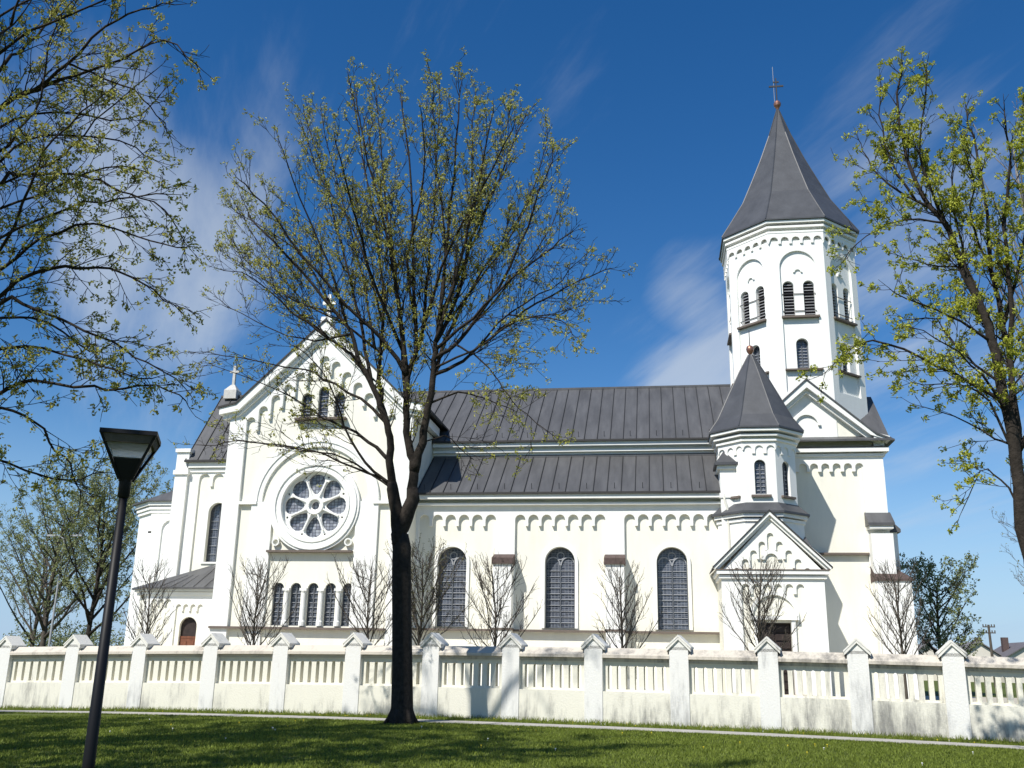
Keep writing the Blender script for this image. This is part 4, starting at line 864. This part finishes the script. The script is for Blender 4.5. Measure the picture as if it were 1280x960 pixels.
class Tree:
    def __init__(s, seed, up=.35, leaf=.07, lpc=5, sides=4):
        s.r = random.Random(seed); s.wood = MB(); s.leaf = MB(); s.up = up; s.ls = leaf; s.lpc = lpc; s.sides = sides; s.lines = []
    def rnd(s):
        while True:
            v = Vector((s.r.uniform(-1, 1), s.r.uniform(-1, 1), s.r.uniform(-1, 1)))
            if .05 < v.length < 1: return v.normalized()
    def leaves(s, p, n=None, spread=None, size=None):
        n = s.lpc if n is None else n; sp_ = spread or s.ls * 1.0; ls = size or s.ls
        for _ in range(n):
            c = p + s.rnd() * sp_ * s.r.uniform(.3, 1.1); a = s.rnd(); b = a.cross(s.rnd()); 
            if b.length < .1: continue
            b.normalize(); h = ls * s.r.uniform(.5, 1.15); g = ls * s.r.uniform(.3, .6)
            o = len(s.leaf.v); mid = c + a.cross(b) * h * .18
            s.leaf.v += [c - a * h * .5, mid + b * g * .5, c + a * h * .5, mid - b * g * .5]; s.leaf.f.append((o, o + 1, o + 2, o + 3)); s.leaf.mi.append(0)
    def wander(s, p, d, L, n, wig, up):
        pts = [p]; d = d.copy()
        for i in range(n):
            d = (d + s.rnd() * wig + Vector((0, 0, up / n))).normalized(); p = p + d * (L / n); pts.append(p)
        return pts
    @staticmethod
    def along(pts, t):
        k = t * (len(pts) - 1); i = min(int(k), len(pts) - 2); f = k - i
        return pts[i].lerp(pts[i + 1], f), (pts[i + 1] - pts[i]).normalized()
    def smooth(s, pts):
        out = []
        n = len(pts)
        for i in range(n - 1):
            p0 = pts[max(i - 1, 0)]; p1 = pts[i]; p2 = pts[i + 1]; p3 = pts[min(i + 2, n - 1)]
            for k in range(3):
                t = k / 3; out.append(.5 * ((2 * p1) + (p2 - p0) * t + (2 * p0 - 5 * p1 + 4 * p2 - p3) * t * t + (3 * p1 - p0 - 3 * p2 + p3) * t ** 3))
        out.append(pts[-1]); return out
    def limb(s, pts, r0, r1, gap=.5, cl=(.8, 2.2), start=.2, sides=None, jit=.05, sub=True, ang=(.45, .95), gap2=.26, leafy=1.0, tipL=.6, up=None, anchor=True, p2=0.8):
        pts = [Vector(p) for p in pts]
        if anchor and s.lines:
            best = None
            for ln in s.lines:
                for a, b in zip(ln, ln[1:]):
                    for k in range(4):
                        q = a.lerp(b, k / 4); dd = math.hypot(q.x - pts[0].x, q.z - pts[0].z)
                        if best is None or dd < best[0]: best = (dd, q)
            if best[0] < .8:
                dy = best[1] - pts[0]; n = len(pts)
                for i in range(n): pts[i] = pts[i] + dy * (1 - i / (n - 1)) ** 1.5
        pts = s.smooth(pts)
        n = len(pts)
        pts = [p + s.rnd() * jit * (0 if i < 2 else 1) for i, p in enumerate(pts)]
        rad = [r0 + (r1 - r0) * (i / (n - 1)) ** .75 for i in range(n)]
        s.wood.tube(pts, rad, sides or (8 if r0 > .1 else 6)); s.lines.append(pts)
        if not sub: return pts
        L = sum((b - a).length for a, b in zip(pts, pts[1:])); k = int(L * (1 - start) / gap); uu = s.up if up is None else up
        for i in range(k):
            t = start + (1 - start) * (i + s.r.random()) / k
            p, d = s.along(pts, t); l = (cl[1] + (cl[0] - cl[1]) * t) * s.r.uniform(.6, 1.25)
            s.branch(p, d, l, max(.008, min(.03, r0 * .3) * (1 - t * .5)), 0, ang, gap2, leafy, uu, p2)
        s.branch(pts[-1], (pts[-1] - pts[-2]).normalized(), tipL * 1.4, r1, 0, (.1, .3), gap2, leafy, uu, p2)
        return pts
    def branch(s, p, d, l, r, lvl, ang, gap2, leafy, up, p2):
        q = d.cross(s.rnd())
        if q.length < .05: q = d.orthogonal()
        q.normalize(); a = s.r.uniform(*ang); nd_ = (d * math.cos(a) + q * math.sin(a)); nd_ = (nd_ + Vector((0, 0, up * .5))).normalized()
        n = 5 if l > .7 else 3
        pts = s.wander(p, nd_, l, n, .16, up)
        s.wood.tube(pts, [r + (.005 - r) * (i / n) ** .8 for i in range(n + 1)], s.sides if r > .012 else 3)
        k = max(2, int(l / gap2))
        for i in range(k):
            t = .2 + .8 * (i + s.r.random()) / k; t = min(t, 1)
            p1, d1 = s.along(pts, t)
            if lvl == 0 and l > .55:
                s.branch(p1, d1, l * s.r.uniform(.22, .48), .008, 1, (.4, 1.0), max(gap2, .2), leafy, up, p2)
            elif s.r.random() < p2:
                tw = s.wander(p1, (d1 + s.rnd() * .7 + Vector((0, 0, up * .4))).normalized(), s.r.uniform(.1, .3), 2, .2, 0)
                s.wood.tube(tw, [.006, .005, .004], 3)
                if s.r.random() < leafy: s.leaves(tw[-1])
        if s.r.random() < leafy: s.leaves(pts[-1])
    def finish(s, root, bark='bark', leaf='young_leaf'):
        s.wood.build('trunk', bark, root, True, False)
        if s.leaf.f: s.leaf.build('crown', leaf, root, False, False)
        return root

# --- central tree
TB = (-6.72, 26.0)
tr = thing('tree', (TB[0], TB[1], terrain(*TB)), 'tall dark-trunked tree budding yellow-green, in front of the fence and rose window', 'tree')
T = Tree(3, up=.5, leaf=.10, lpc=8)
z0 = terrain(*TB)
T.wood.tube([(TB[0], 26, z0 - .2), (TB[0], 26, z0 + .08), (TB[0], 26, z0 + .4), (TB[0] - .05, 26, 1.5), (TB[0] - .13, 26, 2.8), (TB[0] - .20, 26, 4.0), (TB[0] - .22, 26, 4.6), (TB[0] - .23, 26, 4.95)],
            [.42, .34, .29, .27, .26, .26, .25, .17], 14)
for k_ in range(6):
    a_ = k_ * 1.05 + .3; T.wood.tube([(TB[0] + .12 * math.cos(a_), 26 + .12 * math.sin(a_), z0 + .6), (TB[0] + .3 * math.cos(a_), 26 + .3 * math.sin(a_), z0 + .14), (TB[0] + .5 * math.cos(a_), 26 + .5 * math.sin(a_), z0 - .06)], [.08, .09, .03], 6)
for i, (pts, r0, r1) in enumerate(CENTRAL_LIMBS):
    T.limb(pts, r0 * .78, r1 * .8, gap=.31, cl=(.8, 1.9), start=.32 if r0 > .15 else .2, jit=.04, gap2=.22, leafy=.52 if pts[-1][2] > 14 else (.65 if pts[-1][0] > -5.2 and pts[-1][2] < 11 else .24), tipL=.22, up=None if pts[-1][2] > 13 else .12)
for li, rr_ in ((0, (.19, .16)), (3, (.22, .185))):
    q_ = T.lines[li]; T.wood.tube([Vector((TB[0] - .21, 26, 4.2))] + q_[:6], [.2] + [rr_[0] + (rr_[1] - rr_[0]) * j / 5 - (.03 if j == 5 else 0) for j in range(6)], 12)
T.finish(tr)
# --- right tree
RB = (7.45, 21.0)
tr = thing('tree', (RB[0], RB[1], terrain(*RB)), 'leafy yellow-green tree at the right edge of the lawn, reaching over the tower', 'tree')
T = Tree(8, up=.35, leaf=.09, lpc=17)
T.wood.tube([(7.5, 21, -.2), (7.48, 21, .1), (7.46, 21, .6)], [.45, .34, .28], 10)
for i, (pts, r0, r1) in enumerate(RIGHT_LIMBS):
    T.limb(pts, r0 * .68, r1 * .8, gap=.25, cl=(.4, 1.15), start=.36 if i == 0 else .1, jit=.04, gap2=.19, leafy=.72, tipL=.25, up=.05 if pts[-1][2] < 8.5 else None)
T.finish(tr, leaf='bright_leaf')
# --- left tree, its trunk standing outside the picture
LB = (-12.6, 14.8)
tr = thing('tree', (LB[0], LB[1], terrain(*LB)), 'tree with long drooping yellow-green branches over the street lamp at the left edge', 'tree')
T = Tree(21, up=.1, leaf=.085, lpc=11)
T.lines.append([Vector((-12.6, 14.8, z)) for z in (0, 5, 10, 15)])
T.wood.tube([(-12.6, 14.8, -.2), (-12.6, 14.8, .3), (-12.6, 14.8, 3), (-12.7, 14.85, 7), (-12.9, 14.85, 11), (-13.2, 14.8, 15), (-13.4, 14.8, 18), (-13.5, 14.8, 20)], [.55, .40, .36, .34, .32, .30, .29, .2], 10)
for q_ in ([(-12.6, 14.8, 18.4), (-13.0, 14.9, 20.2), (-14.2, 15.2, 22), (-15.5, 15.2, 23)], [(-12.6, 14.8, 18.8), (-12.2, 14.6, 20.5), (-11.6, 14.4, 22.5), (-11.0, 14.3, 24.5)], [(-12.6, 14.8, 19.4), (-12.8, 14.6, 21.5), (-12.9, 14.3, 24)],
           [(-12.6, 14.8, 18.2), (-11.6, 14.9, 19.3), (-10.2, 15.0, 19.8), (-8.6, 15.1, 19.6)], [(-12.6, 14.8, 18.0), (-13.8, 14.8, 19.2), (-15.5, 14.8, 19.6), (-17, 14.8, 19.3)]):
    T.limb([(a_ - .9, b_, c_) for a_, b_, c_ in q_], .14, .02, gap=.4, cl=(.6, 1.4), start=.3, jit=.05, gap2=.3, leafy=.6, anchor=False)
for i, (pts, r0, r1) in enumerate(LEFT_LIMBS):
    q = [Vector(p) for p in pts]
    if q[0].x < -11.7: q = [Vector((-12.6, 14.8, q[0].z - .5))] + q
    T.limb([tuple(p) for p in q], r0 * .8, r1, gap=.25, cl=(.45, 1.2), start=.25, jit=.04, gap2=.2, leafy=.6, tipL=.3, up=-.05 if pts[-1][2] < 9 else .15, anchor=(q[0].x > -12.5))
T.finish(tr, leaf='young_leaf')

# --- generic maker for other trees
def auto_tree(x, y, h, spread, seed, label, cat='tree', name='tree', trunk=.2, n=16, leaf=.1, lpc=5, leafy=.7, gap=.5, gap2=.3, bark='bark', lm='young_leaf', base=None, up=.4, split=.25, name_group=None, zb=None, ang=(.45, .95), cl=None, p2=.8, steep=.55):
    base = terrain(x, y) if zb is None else zb
    root = thing(name, (x, y, base), label, cat, name_group)
    T = Tree(seed, up=up, leaf=leaf, lpc=lpc); r = T.r
    spine = [Vector((x, y, base - .1)), Vector((x + r.uniform(-.1, .1) * h * .05, y, base + h * split)), Vector((x + r.uniform(-1, 1) * h * .03, y + r.uniform(-1, 1) * h * .03, base + h * .6)), Vector((x + r.uniform(-1, 1) * h * .05, y, base + h * .95))]
    P = T.limb([tuple(p) for p in spine], trunk, .02, sub=False, jit=.0, sides=8)
    for i in range(n):
        f = (i + r.random() * .7) / n; t = split + (.92 - split) * f ** 1.1; az = i * 2.4 + r.uniform(-.5, .5)
        p, _ = T.along(P, (.33 + .67 * (t - split) / (.95 - split)) if t > split else t)
        rr = spread * (1 - .55 * f) * r.uniform(.75, 1.1); rise = rr * (steep + .9 * f) * r.uniform(.8, 1.2)
        e = p + Vector((math.cos(az) * rr, math.sin(az) * rr, min(rise * 1.25, base + h - p.z)))
        mdd = p.lerp(e, .5) + Vector((0, 0, -rise * .06)) 
        T.limb([tuple(p), tuple(mdd), tuple(e)], max(.015, trunk * (.42 - .25 * f)), .01, gap=gap, cl=cl or (spread * .15, spread * .38), start=.15, jit=.02 * spread, gap2=gap2, leafy=leafy, anchor=False, ang=ang, p2=p2, tipL=spread * .15)
    return T.finish(root, bark, lm)

# saplings between the fence and the church
SAP = [(-19.57, 36, 5.9, 0, 'bare sapling furthest left, in front of the small arched side door'), (-15.1, 36, 5.6, 0, 'bare sapling in front of the left end of the five-window row'),
       (-10.63, 36, 5.7, 0, 'bare sapling at the right end of the five-window row'), (-9.0, 37, 6.1, .5, 'sapling with budding pale leaves behind the big trunk, before the leftmost aisle window'),
       (-5.97, 36, 5.7, 0, 'bare sapling in front of the left buttress of the aisle'), (-1.34, 36, 5.7, 0, 'bare sapling in front of the right buttress of the aisle'),
       (3.46, 36, 5.5, 0, 'bare sapling in front of the entrance porch'), (8.2, 36, 5.7, 0, 'bare sapling in front of the far right corner buttress of the church')]
for i, (x, y, h, lf, lab) in enumerate(SAP):
    auto_tree(x, y, h * (.84 + .012 * ((i * 5) % 8)), (1.2 + .09 * ((i * 3) % 7)) if i != 3 else 1.9, 40 + i, lab, 'sapling', 'sapling', .075, 19 + (i * 5) % 8 if i != 3 else 28, .06, 3, lf, .15, .14, 'bark_grey' if lf == 0 else 'bark_grey', 'dull_leaf', split=.27 + .015 * (i % 4), name_group='saplings in a row before the church', up=.5, cl=(.3, .8), ang=(.35, .8), p2=.6, steep=1.0)
# trees beyond, left
auto_tree(-43.6, 66, 12.5, 5.2, 60, 'hazy green-grey tree furthest left behind the fence', trunk=.33, n=24, leaf=.2, lpc=4, leafy=.7, gap=.45, gap2=.3, bark='bark_grey', lm='far_leaf', split=.18, steep=.9)
auto_tree(-37.2, 61, 13.0, 5.2, 61, 'fresh green tree behind the fence just behind the lamp post', trunk=.28, n=26, leaf=.2, lpc=6, leafy=.75, gap=.42, gap2=.3, lm='far_leaf', split=.2, steep=.9)
auto_tree(-38.5, 74, 14.0, 4.6, 62, 'thin grey-green tree against the left end of the apse', trunk=.28, n=22, leaf=.2, lpc=4, leafy=.4, gap=.5, gap2=.35, bark='bark_grey', lm='far_leaf', split=.15, steep=1.2)
auto_tree(-52.5, 78, 12.0, 6.5, 63, 'pale tree beyond the fence cut by the left picture edge', trunk=.3, n=22, leaf=.22, lpc=5, leafy=.55, gap=.6, gap2=.4, bark='bark_grey', lm='far_leaf', split=.12, steep=.8)
def thuja(x, y, h, rad, seed, label):
    root = thing('conifer', (x, y, terrain(x, y)), label, 'tree'); T = Tree(seed, leaf=.22); T.wood.tube([(x, y, 0), (x, y, h * .9)], [.12, .03], 6)
    for i in range(3200):
        z = T.r.random() ** .8 * h; rr = rad * (1 - (z / h) ** 2.2) * (.55 + .5 * T.r.random()); a = T.r.uniform(0, 2 * PI)
        T.leaves(Vector((x + math.cos(a) * rr, y + math.sin(a) * rr, z + .2)), 2, .15, .24)
    T.finish(root, 'bark', 'dark_leaf')
thuja(-31.8, 62.5, 6.6, 1.7, 70, 'dark green conifer close against the left wall of the church')
# hedge-like low growth far left
def shrub(x, y, wd, h, seed, label, lm, name='shrub', n=2600, leaf=.16):
    root = thing(name, (x, y, terrain(x, y)), label, 'shrub'); T = Tree(seed, leaf=leaf)
    for i in range(14): T.wood.tube([(x + T.r.uniform(-.1, .1) * wd, y, 0), (x + T.r.uniform(-.4, .4) * wd, y + T.r.uniform(-.3, .3) * wd * .5, h * T.r.uniform(.5, .85))], [.05, .01], 4)
    for i in range(n):
        d = T.rnd(); q = T.r.random() ** .4; nn = 1 + .35 * noise.noise(d * 2.3 + Vector((seed, 0, 0)))
        T.leaves(Vector((x + d.x * wd * .5 * q * nn, y + d.y * wd * .4 * q * nn, h * .5 + d.z * h * .5 * q * nn)), 2, .2, leaf)
    T.finish(root, 'bark', lm)
shrub(-50, 80, 11, 4.2, 71, 'broad green shrub low behind the fence at the left edge', 'far_leaf', n=3500, leaf=.25)
shrub(-40, 82, 10, 4.0, 72, 'broad green shrub low behind the fence beside the lamp post', 'far_leaf', n=3500, leaf=.25)
# right: dark bushy tree behind the corner, birch and low branches at the edge
auto_tree(16.2, 62, 7.2, 3.1, 64, 'bushy green tree close behind the right corner of the church', trunk=.22, n=34, leaf=.2, lpc=5, leafy=.85, gap=.38, gap2=.3, lm='dark_leaf', split=.12, steep=.55, up=.2)
auto_tree(16.9, 40, 10.5, 4.3, 65, 'thin bare grey tree low at the right picture edge', trunk=.13, n=26, leaf=.1, lpc=3, leafy=.2, gap=.3, gap2=.25, bark='bark_grey', lm='dull_leaf', split=.2, steep=.5)
auto_tree(13.3, 34, 21.5, 2.4, 66, 'slender pale-barked bare tree rising behind the right leafy tree', trunk=.17, n=24, leaf=.1, lpc=3, leafy=.06, gap=.5, gap2=.35, bark='bark_pale', lm='dull_leaf', split=.45, steep=1.6)
# trees standing beside the camera: outside the picture, seen only by their shade
for i, (x, y, h, sd) in enumerate([(-15.8, 10.8, 17, 80), (-28.5, 16.0, 15, 81), (-10.8, 7.4, 18, 82), (-21.5, 12.5, 17, 83), (-7.0, 1.0, 19, 84)]):
    auto_tree(x, y, h, 4.3, sd, ['tree outside the picture on the left, between camera and fence', 'tree outside the picture, furthest left near the fence', 'tall tree outside the picture, near left of the camera', 'tree outside the picture, second furthest left', 'tallest tree outside the picture, beside the camera'][i],
              trunk=.42, n=26, leaf=.24, lpc=7, leafy=.9, gap=.42, gap2=.4, lm='young_leaf', split=.22, steep=.7)

# ------------------------------------------------------------------ street lamp in the foreground
LX, LY = -5.6, 9.5; zb = terrain(LX, LY)
lamp = thing('street_lamp', (LX, LY, zb), 'black park lamp with an upturned glass cone head in the left foreground', 'street lamp')
m_ = MB(); m_.lathe((LX, LY), [(.062, zb - .1), (.06, zb + .6), (.042, 3.34)], 16); m_.build('pole', 'lamp_black', lamp, True)
m_ = MB(); m_.lathe((LX, LY), [(.04, 3.2), (.062, 3.22), (.062, 3.4), (.068, 3.42), (.05, 3.43)], 16); m_.build('collar', 'lamp_black', lamp, True)
hr = R(24)
def sq(r, a=hr + PI / 4): return [(LX + r * math.cos(a + k * PI / 2), LY + r * math.sin(a + k * PI / 2)) for k in range(4)]
head = MB(); head.prism(sq(.08), 3.38, 3.62, 0, sq(.20)); hb = head.build('housing', 'lamp_black', lamp)
m_ = MB(); lo = sq(.09); hi = sq(.385)
for (a, b), (c_, d_) in zip(lo, hi): m_.tube([(a, b, 3.40), (c_, d_, 3.855)], .02, 4)
m_.prism(sq(.405), 3.845, 3.89); m_.prism(sq(.4), 3.89, 3.91, 0, sq(.25)); m_.build('frame', 'lamp_black', lamp)
m_ = MB(); m_.prism(sq(.345), 3.76, 3.844, 0, sq(.38)); m_.build('reflector', 'bark_grey', lamp)
gl = bpy.data.materials.new('lamp_glass'); gl.use_nodes = True; b = gl.node_tree.nodes['Principled BSDF']; b.inputs['Base Color'].default_value = (.75, .78, .8, 1); b.inputs['Roughness'].default_value = .35; b.inputs['Transmission Weight'].default_value = .8; b.inputs['Alpha'].default_value = .55
MATS['lamp_glass'] = gl
for k in range(4):
    a0, a1 = sq(.195)[k], sq(.195)[(k + 1) % 4]; b0, b1 = sq(.365)[k], sq(.365)[(k + 1) % 4]
    m_ = MB(); vs = [(a0[0], a0[1], 3.61), (a1[0], a1[1], 3.61), (b1[0], b1[1], 3.84), (b0[0], b0[1], 3.84)]
    cx_ = Vector((LX, LY, 0)); vi = [(Vector(v) + (Vector((LX, LY, v[2])) - Vector(v)).normalized() * .012) for v in vs]
    m_.add(vs + vi, [(0, 1, 2, 3), (7, 6, 5, 4), (0, 4, 5, 1), (1, 5, 6, 2), (2, 6, 7, 3), (3, 7, 4, 0)]); m_.build('glass_pane', 'lamp_glass', lamp)

# far street light, utility pole, houses
p = thing('street_light', (-39.2, 60, .2), 'tall thin grey street light with two heads far behind the fence', 'street light')
m_ = MB(); m_.tube([(-39.2, 60, 0), (-39.2, 60, 9.1)], [.09, .05], 8); m_.build('pole', 'galvanised', p)
for s in (-1, 1):
    m_ = MB(); m_.tube([(-39.2, 60, 9.0), (-39.2 + s * .5, 60, 9.25), (-39.2 + s * .9, 60, 9.25)], .03, 5); m_.box(-39.2 + s * .95 - .3, -39.2 + s * .95 + .3, 59.9, 60.1, 9.18, 9.3); m_.build('lamp_head', 'galvanised', p)
p = thing('utility_pole', (30.8, 100, .2), 'dark utility pole with crossarms beyond the fence at the right', 'utility pole')
m_ = MB(); m_.tube([(30.8, 100, 0), (30.75, 100, 5.9)], [.16, .11], 8); m_.build('pole', 'bark_grey', p)
for z in (5.65, 5.1):
    m_ = MB(); m_.box(30.2, 31.3, 99.9, 100.0, z, z + .1)
    for q in (-.5, -.25, .25, .5): m_.lathe((30.75 + q, 99.95), [(.05, z + .1), (.06, z + .25), (.03, z + .3)], 6)
    m_.build('crossarm', 'bark_grey', p)
mat('house_wall', (.62, .58, .50), .9, .05, 2); mat('house_roof', (.17, .16, .16), .8, .15, 2); mat('house_dark', (.13, .12, .13), .8, .15, 2); mat('window_dark', (.05, .05, .06), .3)
def house(x, y, wd, dp, wall_h, roof_h, label, rm, chim):
    h = thing('house', (x, y, .2), label, 'house')
    m_ = MB(); m_.box(x - wd / 2, x + wd / 2, y, y + dp, .1, wall_h); f = frame(x, y); m_.poly(f, [(-wd / 2, wall_h), (wd / 2, wall_h), (0, wall_h + roof_h)], (), -dp, -.02)
    wl = m_.build('wall', 'house_wall', h)
    m_ = MB(); q = [(-wd / 2 - .4, wall_h - .2), (0, wall_h + roof_h + .1), (wd / 2 + .4, wall_h - .2)]
    m_.poly(f, q + [(u, z + .16) for u, z in q[::-1]], (), -dp - .4, .4); rf = m_.build('roof', rm, h)
    m_ = MB(); m_.box(x + chim - .4, x + chim + .4, y + dp * .4, y + dp * .4 + .8, wall_h, wall_h + roof_h + .9); m_.build('chimney', 'brown_tile', rf)
    for u in (-wd * .22, wd * .22):
        m_ = MB(); m_.box(x + u - .5, x + u + .5, y - .05, y + .1, wall_h - 1.7, wall_h - .5); m_.build('window', 'window_dark', h)
house(44.6, 150, 5.8, 10, 3.6, 1.9, 'pale gabled house with light roof left of the utility pole, beyond the fence', 'house_roof', 1.2)
house(39.6, 158, 6.0, 10, 3.4, 1.9, 'grey-roofed house partly hidden by the bushy tree beyond the fence', 'house_roof', .8)
house(50.8, 148, 8.0, 10, 3.3, 2.2, 'dark-roofed house at the right picture edge beyond the fence', 'house_dark', -2)
